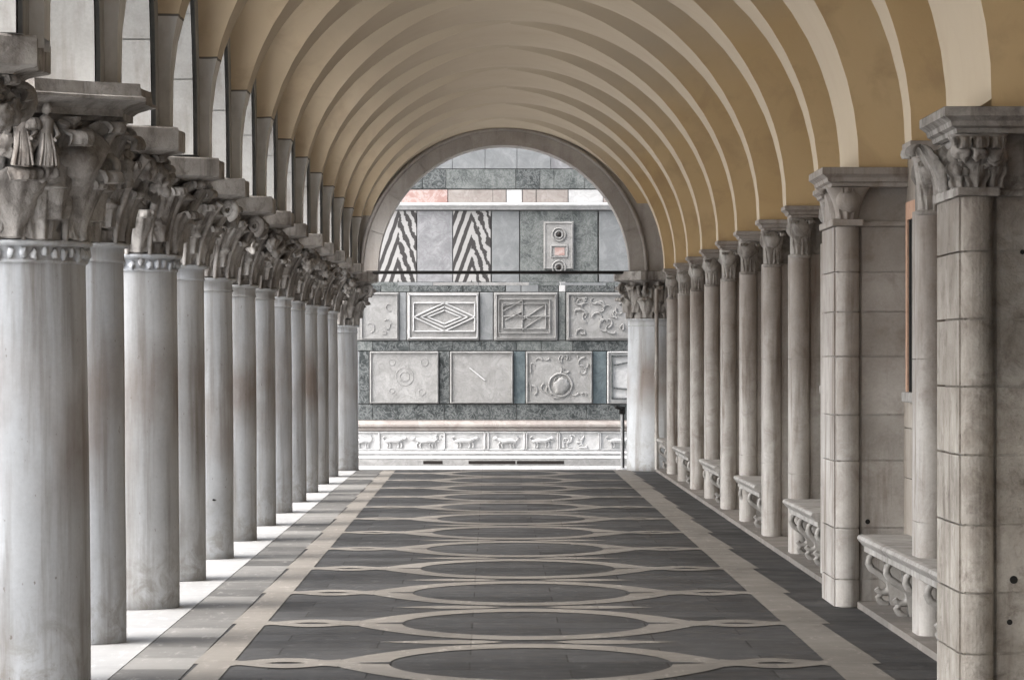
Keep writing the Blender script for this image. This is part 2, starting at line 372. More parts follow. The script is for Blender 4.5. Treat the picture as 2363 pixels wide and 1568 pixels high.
# ---------------------------------------------------------------- carved capitals
def leaf(b, ang, r0, z0, r1, z1, width, curl, lobes=4, nu=9, nv=16, thick=0.02, seed=0, droop=0.5, cx=0, cy=0):
    """acanthus leaf lying on the bell and rolling out at its tip"""
    rnd = random.Random(seed); ph = rnd.random() * 6
    ca, sa = math.cos(ang), math.sin(ang); G = []; nv, nu = max(nv, 20), 12
    rc = max(0.03, curl * 0.42); zt_ = z1 - rc; phm = 3.6
    for j in range(nv + 1):
        v = j / nv
        if v < 0.66:
            q_ = v / 0.66; rr = r0 + (r1 - r0) * q_ ** 1.8; zz = z0 + (zt_ - z0) * q_
        else:
            f_ = (v - 0.66) / 0.34 * phm; rs = rc * (1 - 0.25 * (v - 0.66) / 0.34)
            rr = r1 + rc - rs * math.cos(f_) ; zz = zt_ + rs * math.sin(f_)
        lob = 1 + 0.10 * math.sin(v * lobes * 2 * PI + ph) + 0.05 * math.sin(v * lobes * 6 * PI)
        wv = width * (0.80 + 0.30 * math.sin(PI * min(1, v * 1.25)) - 0.75 * max(0, v - 0.60) ** 1.2) * lob
        front = []; back = []
        for i in range(nu + 1):
            u = -1 + 2 * i / nu
            t = u * wv
            r = rr - 0.30 * wv * u * u + 0.013 * math.cos((abs(u) * 2.6 - v * 3.0) * PI) * min(1, abs(u) * 3) + 0.022 * math.exp(-(u / 0.13) ** 2)
            for lst, q in ((front, r), (back, r - thick)):
                if cx or cy: lst.append((cx + q * ca - t * sa, cy + q * sa + t * ca, zz))
                else:
                    t2 = ang + t / max(r, 0.05); lst.append((q * math.cos(t2), q * math.sin(t2), zz - (0.3 * thick if lst is back else 0)))
        loop = front + back[::-1]; G.append(loop + [loop[0]])
    b.grid(G, True)
    b.poly(G[-1][:-1]); b.poly(G[0][:-1][::-1])
def blob(b, c, s_, seed=0, amp=0.25, sub=3, fr=6.0):
    bm = bmesh.new(); bmesh.ops.create_icosphere(bm, subdivisions=sub, radius=1.0)
    for v in bm.verts:
        n = noise.noise(Vector(v.co) * 1.7 + Vector((seed * 3.1, seed, 0)))
        n += 0.5 * noise.noise(Vector(v.co) * fr * 0.7 + Vector((seed, 0, seed)))
        v.co = v.co * (1 + amp * n)
        v.co = Vector((c[0] + v.co.x * s_[0], c[1] + v.co.y * s_[1], c[2] + v.co.z * s_[2]))
    b.bm(bm, True)
def volute(b, ang, r, z, size, cx=0, cy=0, wid=0.05):
    """spiral scroll turned out below a corner of the abacus"""
    pts = []; rad = []
    for i in range(30):
        t = i / 29; a = -0.5 * PI + t * 3.4 * PI; q = size * (1 - 0.75 * t)
        rr = r + q * math.cos(a) * 0.9; zz = z + q * math.sin(a)
        pts.append((cx + rr * math.cos(ang), cy + rr * math.sin(ang), zz)); rad.append(wid * (1 - 0.45 * t))
    b.tube(pts, rad, 7)
def carved_figure(b, ang, r, z, h, seed, cx=0, cy=0):
    """small standing carved figure with head, trunk, arms and robe"""
    c = Vector((cx + r * math.cos(ang), cy + r * math.sin(ang), z)); tx = Vector((-math.sin(ang), math.cos(ang), 0)); o = Vector((math.cos(ang), math.sin(ang), 0))
    def p(t, d, zz): return tuple(c + tx * t * h + o * d * h + Vector((0, 0, zz * h)))
    b.tube([p(0, 0, 0), p(0.02, 0.04, 0.25), p(0.0, 0.02, 0.5), p(0.01, 0.0, 0.72), p(0, 0.02, 0.8)], [0.17 * h, 0.15 * h, 0.12 * h, 0.14 * h, 0.05 * h], 10)
    blob(b, p(0.02, 0.05, 0.90), (0.085 * h, 0.085 * h, 0.11 * h), seed, 0.15, 2)
    b.tube([p(0.13, 0, 0.68), p(0.20, 0.08, 0.48), p(0.10, 0.17, 0.40)], [0.05 * h, 0.045 * h, 0.035 * h], 7)
    b.tube([p(-0.13, 0, 0.68), p(-0.22, 0.06, 0.52), p(-0.20, 0.16, 0.66)], [0.05 * h, 0.045 * h, 0.035 * h], 7)
    for q in range(-2, 3): b.tube([p(q * 0.07, 0.15, 0.0), p(q * 0.05, 0.16, 0.25), p(q * 0.03, 0.11, 0.5)], 0.022 * h, 6)

def rough_up(o, amp, sc, seed=0.0):
    me = o.data; out = []
    nr = [v.normal.copy() for v in me.vertices]; cs = [v.co.copy() for v in me.vertices]
    for c, m_ in zip(cs, nr):
        n = noise.noise(c * sc + Vector((seed, seed * 2, 0))) + 0.5 * noise.noise(c * sc * 2.7)
        out += list(c + m_ * (n * amp))
    me.vertices.foreach_set('co', out); me.update()
def capital_mesh(name, r, zb, zt, wa, seed, kind=0):
    """zb collar top, zt abacus top; r shaft radius; wa abacus half width (octagon)"""
    hh = zt - zb; za = zt - 0.22 * hh; rnd = random.Random(seed)
    b = MB(); nt_, nz = 128, 46; P = []
    NL = 8
    def leafshape(th, v, n, ph, v0, v1, wd):
        """height of an acanthus leaf with lobes, midrib and side ribs, 0 outside it"""
        q = ((th / (2 * PI) * n + ph) % 1.0) * 2 - 1
        if v < v0 or v > v1: return 0.0, 0.0
        t = (v - v0) / (v1 - v0)
        wv = wd * (1.0 - 0.55 * t ** 2.2) * (0.86 + 0.16 * math.cos(t * 26 + 1.0))
        u = abs(q) / wv
        if u > 1: return 0.0, 0.0
        body = (1 - u ** 4) ** 0.5
        rib = 0.30 * math.exp(-(q / 0.06) ** 2) + 0.22 * math.cos((t * 9 - u * 2.6) * PI) * u
        return body * (0.55 + 0.45 * t), rib * body
    for i in range(nt_):
        th = 2 * PI * i / nt_; row = []
        o = 1.0 + 0.05 * math.cos(8 * th + PI)
        for j in range(nz + 1):
            v = j / nz
            rb = r * 0.95 + (wa * 0.80 - r) * v ** 1.9 * o
            z = zb + (za - zb) * v
            l1, k1 = leafshape(th, v, NL, 0.5 + seed * 0.0, 0.0, 0.50, 0.92)
            l2, k2 = leafshape(th, v, NL, 0.0, 0.02, 0.84, 0.80)
            l3, k3 = leafshape(th, v, NL, 0.5, 0.45, 1.0, 0.55)
            t1 = max(0, v / 0.50); t2 = max(0, v / 0.84)
            d1 = l1 * (0.050 + 0.06 * t1 ** 3.5) + 0.045 * k1
            d2 = l2 * (0.030 + 0.06 * t2 ** 5.0) + 0.045 * k2
            d3 = l3 * 0.08 + 0.03 * k3
            d = max(d1 if l1 else 0, d2 if l2 else 0, d3 if l3 else 0)
            p = Vector((math.cos(th) * 3.2, math.sin(th) * 3.2, z * 5.5)) + Vector((seed, seed * 0.7, 0))
            n = noise.noise(p * 1.1) * 0.030 + noise.noise(p * 3.1) * 0.014
            n -= 0.050 * max(0, noise.noise(p * 1.9 + Vector((5, 5, 5))) - 0.18) * 4     # drilled hollows
            sc = r / 0.4
            q = rb + (d + n * min(1, v * 8) * min(1, (1 - v) * 6 + 0.3)) * (0.6 + 0.4 * sc)
            row.append((q * math.cos(th), q * math.sin(th), z - 0.05 * l1 * t1 ** 6 - 0.06 * l2 * t2 ** 8))
        P.append(row)
    b.grid(P, True, True)
    a0 = PI / 8
    for i in range(8):                                   # rolled leaf tips standing free in two rows
        a = a0 + i * PI / 4
        leaf(b, a, r * 1.10, zb + 0.02, r * 1.34, zb + 0.46 * hh, r * 0.27, 0.24 * r, 3, seed=seed + i, thick=0.03)
        a = i * PI / 4
        leaf(b, a, r * 1.16, zb + 0.14 * hh, wa * 0.82, zb + 0.70 * hh, r * 0.25, 0.28 * r, 4, seed=seed + 20 + i, thick=0.03)
    for i in range(8):
        a = a0 + i * PI / 4 + rnd.uniform(-0.06, 0.06)
        q = rnd.random() + (0.2 if kind == 1 else 0.0)
        if q < 0.55: volute(b, a, wa * 0.86, za - 0.13 * hh, 0.11 * hh, wid=0.036)
        else: leaf(b, a, wa * 0.62, zb + 0.50 * hh, wa * 0.84, za - 0.01, r * 0.26, 0.22 * r, 3, seed=seed + 40 + i, thick=0.03)
        if q > 0.75:
            for m_ in range(4): blob(b, (wa * (0.78 + 0.08 * rnd.random()) * math.cos(a + 0.10 * (m_ - 1.5)), wa * (0.78 + 0.08 * rnd.random()) * math.sin(a + 0.10 * (m_ - 1.5)), za - hh * rnd.uniform(0.10, 0.34)), (0.06, 0.06, 0.075), seed + m_, 0.75, 3, 9)
    ns = 16 if r < 0.55 else 26
    for i in range(ns):                                  # fluted stems rising between the leaves and splaying under the slab
        a = 2 * PI * (i + 0.5) / ns; pts = []; off = rnd.uniform(-0.05, 0.05); top = rnd.uniform(0.78, 0.98)
        for j in range(9):
            v = j / 8 * top; q = r * 0.95 + (wa * 0.80 - r) * v ** 1.9 + 0.055 + 0.05 * v ** 4
            pts.append((q * math.cos(a + off * v), q * math.sin(a + off * v), zb + (za - zb) * v))
        b.tube(pts, [0.026 * (0.7 + 0.8 * j / 8) for j in range(9)], 7)
    if r > 0.55:
        for i in range(12):
            a = 2 * PI * i / 12 + 0.13
            leaf(b, a, r * 1.10, zb + 0.01, r * 1.22, zb + (0.40 if i % 2 else 0.60) * hh, r * 0.17, 0.17 * r, 4, seed=seed + 70 + i, thick=0.03)
        for i in range(10): volute(b, 2 * PI * i / 10 + 0.3, wa * 0.80, za - 0.30 * hh, 0.08 * hh, wid=0.03)
        blob(b, (wa * 0.70 * math.cos(-PI / 2 + 0.98), wa * 0.70 * math.sin(-PI / 2 + 0.98), za - 0.24 * hh), (0.19, 0.19, 0.18), 2, 0.3, 3, 8)
        carved_figure(b, -PI / 2 + 0.36, wa * 0.88, zb + 0.46 * hh, 0.42 * hh, 3); carved_figure(b, -PI / 2 + 0.52, wa * 0.88, zb + 0.46 * hh, 0.40 * hh, 4)
    o = b.build('capital', 'capital')
    rough_up(o, 0.004, 16.0, seed)
    return o
def octagon(w): return [(w * math.cos(a) / math.cos(PI / 8), w * math.sin(a) / math.cos(PI / 8)) for a in [PI / 8 + i * PI / 4 for i in range(8)]]
def abacus_mesh(zt, hh, w):
    """octagonal slab: cavetto, fillet and plain top band"""
    b = MB(); P = []
    if w > 0.9: prof = [(0.80, 0), (0.82, 0.10), (0.86, 0.12), (0.86, 0.30), (0.89, 0.40), (0.955, 0.50), (1.0, 0.54), (1.0, 0.62), (0.975, 0.66), (0.965, 1.0), (0.0, 1.0)]
    else: prof = [(0.84, 0), (0.86, 0.06), (0.93, 0.14), (0.985, 0.18), (1.0, 0.22), (1.0, 0.94), (0.99, 1.0), (0.0, 1.0)]
    oc = octagon(w)
    for i in range(8):
        (xa, ya), (xb, yb) = oc[i], oc[(i + 1) % 8]
        P = []
        for q in (0.0, 0.5, 1.0):
            x, y = xa + (xb - xa) * q, ya + (yb - ya) * q
            k = 1 - (0.035 if q == 0.5 else 0)               # sides hollowed very slightly
            P.append([(x * pr * k, y * pr * k, zt - hh + hz_ * hh) for pr, hz_ in prof])
        b.grid(P, False)
    return b.build('abacus', 'capital')
def shaft_obj(r, zc, seed=0):
    b = MB()
    prof = [(r * 1.0, 0.0), (r * 1.015, 0.02), (r * 1.01, 0.5), (r * 1.0, 1.2), (r * 0.985, 2.0), (r * 0.965, zc - 0.16), (r * 0.965, zc - 0.13)]
    n = 64; P = []
    for i in range(n):
        a = 2 * PI * i / n
        P.append([((q + 0.006 * noise.noise(Vector((math.cos(a) * 2, math.sin(a) * 2, z * 1.2 + seed)))) * math.cos(a), (q + 0.006 * noise.noise(Vector((math.cos(a) * 2, math.sin(a) * 2, z * 1.2 + seed)))) * math.sin(a), z)
                  for q, z in [(prof[j][0] + (prof[j + 1][0] - prof[j][0]) * f, prof[j][1] + (prof[j + 1][1] - prof[j][1]) * f) for j in range(len(prof) - 1) for f in (0, 0.33, 0.66)] + [prof[-1]]])
    b.grid(P, True, True)
    return b.build('shaft', 'shaft')
def collar_obj(r, zc, carved=False):
    b = MB(); q = r * 0.965
    b.lathe([(q, zc - 0.135), (q + 0.012, zc - 0.13), (q + 0.012, zc - 0.115), (q + 0.004, zc - 0.11), (q + 0.004, zc - 0.035), (q + 0.03, zc - 0.03), (q + 0.045, zc - 0.018), (q + 0.045, zc - 0.004), (q + 0.03, zc + 0.004), (q, zc + 0.005)], 0, 0, 64)
    if carved:
        n = int(52 * r / 0.62)
        for i in range(n):
            a = 2 * PI * i / n
            blob(b, ((q + 0.012) * math.cos(a), (q + 0.012) * math.sin(a), zc - 0.075 + 0.012 * math.sin(i * 2.4)), (0.024, 0.024, 0.034), i, 0.6, 2)
    return b.build('collar', 'shaft')

def make_column(x, y, r, zc, zt, wa, seed, kind, label, group, carved=False, rot=0.0):
    t = empty('column', (x, y, 0), label, 'column', group)
    o = shaft_obj(r, zc, seed); o.parent = t
    o = collar_obj(r, zc, carved); o.parent = t
    hh = 0.235 * (zt - zc)
    cp = capital_mesh('capital', r * 0.965, zc, zt, wa, seed, kind); cp.parent = t
    ab = abacus_mesh(zt, hh, wa); ab.parent = cp
    t.rotation_euler.z = rot
    return t
GC = 'stone columns along the left side of the walk'
ZT = hz(0.808)
XCOL = hx(-1.485); RC = hx(0.20)
protos = []
lab = {
 -3: 'stone column standing outside the picture nearest the viewer', -2: 'stone column just outside the picture behind the nearest cropped capital',
 -1: 'nearest column, of which only a dark carved capital shows in the top left corner',
 0: 'thickest foreground column with carved leafy collar and white lit capital',
 1: 'slender second shaft on the left, between the thick foreground column and stout stained column',
 2: 'stout stained column with a blotchy foot, third visible shaft from the left',
 3: 'slender column just beyond the stout stained one, fourth visible shaft from the left',
 4: 'column with a small dark chip on its lower shaft, fifth visible shaft from the left',
 5: 'sixth visible shaft from the left, grey-brown with a deep shaded right side',
 6: 'seventh visible shaft from the left, grey with its foot on white kerb',
 7: 'eighth visible shaft from the left, sixth from last of the slender shafts',
 8: 'ninth visible shaft from the left, fifth from last of the slender shafts',
 9: 'tenth visible shaft from the left, a narrow strip between its neighbours',
 10: 'eleventh visible shaft from the left, third thin strip before the end column',
 11: 'last slender shaft, pressed against the broad pale end column',
}
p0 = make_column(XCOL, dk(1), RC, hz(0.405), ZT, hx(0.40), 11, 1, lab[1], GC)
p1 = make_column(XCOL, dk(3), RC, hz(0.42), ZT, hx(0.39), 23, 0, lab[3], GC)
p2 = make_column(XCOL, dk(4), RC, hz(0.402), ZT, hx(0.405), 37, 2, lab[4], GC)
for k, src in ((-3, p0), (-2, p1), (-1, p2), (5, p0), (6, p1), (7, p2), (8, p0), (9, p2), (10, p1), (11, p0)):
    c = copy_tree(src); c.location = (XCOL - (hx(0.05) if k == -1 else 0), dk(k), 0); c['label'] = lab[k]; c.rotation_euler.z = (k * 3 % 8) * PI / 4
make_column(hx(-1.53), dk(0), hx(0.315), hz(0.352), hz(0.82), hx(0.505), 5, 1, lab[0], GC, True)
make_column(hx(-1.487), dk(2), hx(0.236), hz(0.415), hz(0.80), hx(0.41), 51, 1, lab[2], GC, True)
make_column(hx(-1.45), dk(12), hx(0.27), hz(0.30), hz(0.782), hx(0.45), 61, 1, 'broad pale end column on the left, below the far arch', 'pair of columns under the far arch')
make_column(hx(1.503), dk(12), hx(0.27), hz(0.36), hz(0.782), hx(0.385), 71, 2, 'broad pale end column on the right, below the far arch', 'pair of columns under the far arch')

# chip on the shaft of column 4
b = MB(); blob(b, (XCOL + RC * 0.55, dk(4) - RC * 0.83, hz(-0.70)), (0.028, 0.012, 0.010), 3, 0.4, 2)
ch = b.build('chip', 'iron'); ch.parent = p2; ch.matrix_parent_inverse = Matrix.Translation((-XCOL, -dk(4), 0))

# ---------------------------------------------------------------- arcade wall on the left
ZS = ZT
XI, XO = hx(-1.160), hx(-1.43)
T0 = 0.105 * S
RA = 2.15
def arch_curve(n=28, off=0.0):
    """half-opening curve: list of (t from column centre, z); off grows the opening"""
    half = S / 2 - T0; cxx = half - RA               # circle centre beyond the middle
    pts = []
    amax = math.acos(max(-1, min(1, -(cxx) / RA))) if True else 0
    amax = math.acos((RA - half) / RA)
    for i in range(n + 1):
        a = amax * i / n
        t = T0 + (RA - (RA) * math.cos(a)); z = ZS + RA * math.sin(a)
        # offset along the normal (towards the circle centre is inward)
        t -= off * math.cos(a); z += off * math.sin(a)
        pts.append((t, z))
    return pts
def arch_point(f, off=0.0):
    half = S / 2 - T0; a = math.acos((RA - half) / RA) * f
    return T0 + RA - RA * math.cos(a) - off * math.cos(a), ZS + RA * math.sin(a) + off * math.sin(a)
arcade = empty('arcade_wall', (XI, dk(0), 0), 'pale stone arcade wall with pointed arches carried by the left row of columns', 'wall')
def arcade_bay(k):
    y0 = dk(k); c = arch_curve(); ZTOP = 7.2
    b = MB()
    left = [(y0 + t, z) for t, z in c]; right = [(y0 + S - t, z) for t, z in c]
    pts = left + right[::-1][1:]
    # faces of the wall, as strips from the arch curve up to the top
    for x in (XI, XO):
        b.grid([[(x, y, z) for y, z in pts], [(x, y0 + S * i / (len(pts) - 1), ZTOP) for i, (y, z) in enumerate(pts)]], False)
        b.add([(x, y0, ZS), (x, y0 + T0, ZS), (x, y0, ZTOP)], [(0, 1, 2)]); b.add([(x, y0 + S, ZS), (x, y0 + S - T0, ZS), (x, y0 + S, ZTOP)], [(0, 1, 2)])
    # soffit: voussoir stones with thin joints and a deep groove near the inner edge
    prof = [(XO, 0.0), (XI - 0.034, 0.0), (XI - 0.034, 0.09), (XI - 0.001, 0.09)]
    for mir in (False, True):
        for dz, cuts in ((0.0, [0, 0.21, 0.40, 0.58, 0.80, 1.0]), (0.02, None)):
            segs = [(0, 1)] if cuts is None else [(cuts[i] + 0.0018, cuts[i + 1] - 0.0018) for i in range(len(cuts) - 1)]
            for f0, f1 in segs:
                rows = []
                for q in range(9 if cuts else 29):
                    f = f0 + (f1 - f0) * q / (8 if cuts else 28)
                    row = []
                    for x, off in prof:
                        t, z = arch_point(f, off + dz)
                        row.append((x, y0 + (S - t if mir else t), z))
                    rows.append(row)
                b.grid(rows, False)
    b.add([(XI, y0, ZS), (XI, y0 + T0, ZS), (XO, y0 + T0, ZS), (XO, y0, ZS)], [(0, 1, 2, 3)])
    b.add([(XI, y0 + S, ZS), (XI, y0 + S - T0, ZS), (XO, y0 + S - T0, ZS), (XO, y0 + S, ZS)], [(0, 1, 2, 3)])
    b.build('pointed_arch', 'springer', arcade).location = (-XI, -dk(0), 0)
    # roll mouldings on both edges of the arch
    m = MB()
    for x, r in ((XO - 0.01, 0.06),):
        q = arch_curve(24, -0.035)
        m.tube([(x, y0 + t, z) for t, z in q], r, 8, False); m.tube([(x, y0 + S - t, z) for t, z in q], r, 8, False)
    m.build('roll_moulding', 'springer', arcade).location = (-XI, -dk(0), 0)
for k in range(K0, K1): arcade_bay(k)

# ---------------------------------------------------------------- groin vaults
XMID = hx(0.13); ZCR = hz(2.06); AL = hx(1.252); AR = hx(1.355); ZL0, ZR0 = ZT, hz(0.765); ZLS = hz(0.95)
XR = hx(1.67)
def z1(x, t):
    left = x < XMID; a, z0 = (AL, ZLS) if left else (AR, ZR0)
    u = min(1.0, abs(x - XMID) / a)
    return z0 + (ZCR - z0) * (1 - u ** 2.02) ** 0.5 + 0.10 * math.sin(PI * t / S) ** 2 * (1 - u * 0.5)
SEAT = 0.065 * S
DEEP = {0: 0.44 * S, 2: 0.43 * S}        # the heavy piers carry a deep transverse arch on the right
SEATL = 0.034 * S
END = {-1: 0.15 * S, 1: 0.004 * S}
def seats(k, side): return (DEEP.get(k, 0.10 * S), END.get(k, 0.02 * S)) if side > 0 else (SEATL, SEATL)
def z2(t, k, side):
    s0, s1 = seats(k, side)
    if t <= s0 or t >= S - s1: return None
    half = (S - s0 - s1) / 2; u = abs(t - s0 - half) / half
    return ZR0 + (ZCR + 0.115 - ZR0) * (1 - u ** 2.15) ** 0.53
def groin(t, side, k):
    zz = z2(t, k, side); a = AL if side < 0 else AR
    if zz is None or zz <= z1(XMID + side * a, t): return XMID + side * a
    if z1(XMID, t) <= zz: return XMID
    lo, hi = 0.0, a
    for _ in range(40):
        mid = (lo + hi) / 2
        if z1(XMID + side * mid, t) > zz: lo = mid
        else: hi = mid
    return XMID + side * lo
vault = empty('vaulted_ceiling', (XMID, dk(0), ZCR), 'ochre plastered groin vaults running the whole length of the walk', 'ceiling')
def vault_bay(k):
    y0 = dk(k); nx = 60; ts = {0.0, S}
    for side in (-1, 1):
        s0, s1 = seats(k, side); ts |= {s0 / 2, s0, S - s1}
        for i in range(1, 34): ts.add(s0 + (S - s0 - s1) * 0.5 * (1 - math.cos(PI * i / 34)))
    ts = sorted(ts); ts = [t for i, t in enumerate(ts) if i == 0 or t - ts[i - 1] > 1e-4]
    def jit(x, y, z): return z + 0.010 * noise.noise(Vector((x * 0.9, y * 0.9, z)))
    b = MB(); P = []
    for t in ts:
        gl, gr = groin(t, -1, k), groin(t, 1, k); row = []
        for j in range(nx + 1):
            if j <= nx // 2: x = XMID + (gl - XMID) * math.cos(PI / 2 * j / (nx / 2))
            else: x = XMID + (gr - XMID) * math.sin(PI / 2 * (j - nx / 2) / (nx / 2))
            row.append((x, y0 + t, jit(x, y0 + t, z1(x, t))))
        zl = z2(t, k, -1); ed = z1(XMID - AL, t)
        row.insert(0, (gl, y0 + t, ZL0 if zl is None else (zl if zl < ed else row[0][2])))
        P.append(row)
    b.grid(P)
    o = b.build('vault_web', 'plaster_pale', vault); o.location = (-XMID, -dk(0), -ZCR)
    for side, xe in ((-1, XI - 0.02), (1, XR + 0.05)):
        b = MB(); P = []; s0, s1 = seats(k, side)
        for t in ts:
            zz = z2(t, k, side)
            if zz is None: continue
            g = groin(t, side, k)
            P.append([(g + (xe - g) * q, y0 + t, jit(g + (xe - g) * q, y0 + t, zz) if q else (jit(g, y0 + t, z1(g, t)) if z1(g, t) <= zz + 1e-4 else zz)) for q in (0, 0.25, 0.5, 0.75, 1)])
        base = ZL0 if side < 0 else ZR0; a_ = AL if side < 0 else AR
        st = [(XMID + side * a_ + (xe - XMID - side * a_) * q, y0 + s0, base - 0.05) for q in (0, 0.25, 0.5, 0.75, 1)]
        en = [(x, y0 + S - s1, z) for x, y, z in st]
        b.grid([st] + P + [en])
        o = b.build('lunette_web', 'plaster_lit_left' if side < 0 else 'plaster', vault); o.location = (-XMID, -dk(0), -ZCR)
for k in range(K0, K1): vault_bay(k)
PD = 0.30 * S
YP0 = 19564 / 780; YP2 = 19564 / 572        # near faces of the two heavy piers

# upper storey resting on the arcade and the wall
b = MB(); b.box(XO, hx(3.2), YN - 0.5, YF + 0.6, 7.2, 9.5); 
up = tag(b.build('upper_storey', 'springer'), 'pale stone underside of the palace storey above the vaults', 'building')

# ---------------------------------------------------------------- palace wall on the right
pw = empty('palace_wall', (XR, dk(0), 0), 'long stone wall of the palace with high sills behind the right hand shafts', 'wall')
def pwp(b, name, mat):
    o = b.build(name, mat, pw); o.location = (-XR, -dk(0), 0); return o
ZSILL = hz(-0.14)
b = MB()
zc = [0.05, 0.55, 1.05, 1.45, ZSILL - 0.06]
y = YN
rnd = random.Random(8)
for i in range(len(zc) - 1):
    y = YN - rnd.random()
    while y < YF:
        L = rnd.uniform(0.8, 1.5); e = min(y + L, YF + 0.3); b.box(XR + rnd.uniform(0, 0.006), XR + 0.5, y + 0.004, e - 0.004, zc[i] + 0.004, zc[i + 1] - 0.004); y = e
pwp(b, 'lower_wall', 'wall')
b = MB(); b.box(XR + 0.02, XR + 1.6, YN, YF + 0.3, 0, 7.19); pwp(b, 'wall_core', 'wall')
b = MB()
for k in range(K0, K1):
    ya, yb = dk(k) + 0.75, dk(k) + S - 0.75
    for m_ in (ya, yb):
        pass
for k in range(K0, K1):
    if k in (2,): continue
    ya, yb = dk(k) + 0.8, dk(k) + S - 0.55
    b = MB()                                                  # each window: sill, rose reveals, lintel, iron grille before dark glass
    b.bbox(XR - 0.07, XR + 0.05, ya - 0.12, yb + 0.12, ZSILL - 0.06, ZSILL + 0.02, 0.012)
    wd = pwp(b, 'window_sill', 'bench')
    b = MB()
    for q0, q1 in ((ya - 0.14, ya), (yb, yb + 0.14)): b.box(XR - 0.035, XR + 0.019, q0, q1, ZSILL + 0.021, hz(0.62))
    b.box(XR - 0.035, XR + 0.019, ya, yb, hz(0.62) - 0.14, hz(0.62))
    pwp(b, 'window_surround', 'redplaster')
    b = MB(); b.box(XR + 0.006, XR + 0.018, ya + 0.001, yb - 0.001, ZSILL + 0.022, hz(0.62) - 0.141); gl = pwp(b, 'window_pane', 'grille')
    b = MB(); q = ya + 0.15
    while q < yb: b.tube([(XR - 0.012, q, ZSILL + 0.02), (XR - 0.012, q, hz(0.62) - 0.14)], 0.012, 6); q += 0.18
    pwp(b, 'window_grille', 'iron')

def respond_plan(x0, rr, y0, flat_to, depth, side):
    """plan of a wall pier: flat flank, groove, engaged round shaft at the near corner, flat return"""
    pl = [(flat_to, y0 + depth), (x0, y0 + depth)]
    if side: pl += [(x0, y0 + 0.03), (x0 + 0.012, y0 + 0.03)]
    cx_ = x0 + rr + (0.012 if side else 0)
    n = 14
    for i in range(n + 1):
        a = PI + PI * i / n
        pl.append((cx_ + rr * math.cos(a), y0 + 0.0 + rr * 0.95 * math.sin(a)))
    pl += [(cx_ + rr, y0 + 0.025), (cx_ + rr + 0.02, y0 + 0.025), (cx_ + rr + 0.02, y0), (flat_to, y0)]
    return pl
def blocks(b, plan, joints, g=0.013):
    for i in range(len(joints) - 1): b.prism(plan, joints[i] + g / 2, joints[i + 1] - g / 2)
    cx_ = sum(p[0] for p in plan) / len(plan); cy_ = sum(p[1] for p in plan) / len(plan)
    b.prism([(cx_ + (x - cx_) * 0.84, cy_ + (y - cy_) * 0.84) for x, y in plan], joints[0], joints[-1])
def cornice(b, x0, x1, y0, y1, zt, hh, out):
    """moulded slab running round the pier head: (projection, height) steps"""
    prof = [(0.0, 0.0), (0.25, 0.05), (0.30, 0.22), (0.55, 0.30), (0.62, 0.48), (0.85, 0.60), (1.0, 0.66), (1.0, 0.97), (0.97, 1.0)]
    P = []
    for pr, q in prof:
        o = out * pr; z = zt - hh + q * hh
        P.append([(x0 - o, y1, z), (x0 - o, y0 - o, z), (x1, y0 - o, z)])
    b.grid(P, False)
    z = zt; b.poly([(x0 - out, y1, z), (x0 - out, y0 - out, z), (x1, y0 - out, z), (x1, y1, z)])
def cushion(b, x0, y0, rr, zb, zt, wid, big):
    """bell that swells from the round shaft to the square head, with a curled leaf knob"""
    P = []; n = 20
    for i in range(9):
        t = i / 8; e = t ** 2.0; row = []
        for j in range(n + 1):
            a = PI * 0.9 + PI * 1.2 * j / n
            c, s_ = math.cos(a), math.sin(a)
            k = 1 / max(abs(c), abs(s_))
            r_ = rr * (1 - e) + (wid * min(k, 1.22)) * e
            row.append((x0 + rr + r_ * c, y0 + 0.02 + r_ * s_, zb + (zt - zb) * t))
        P.append(row)
    b.grid(P)
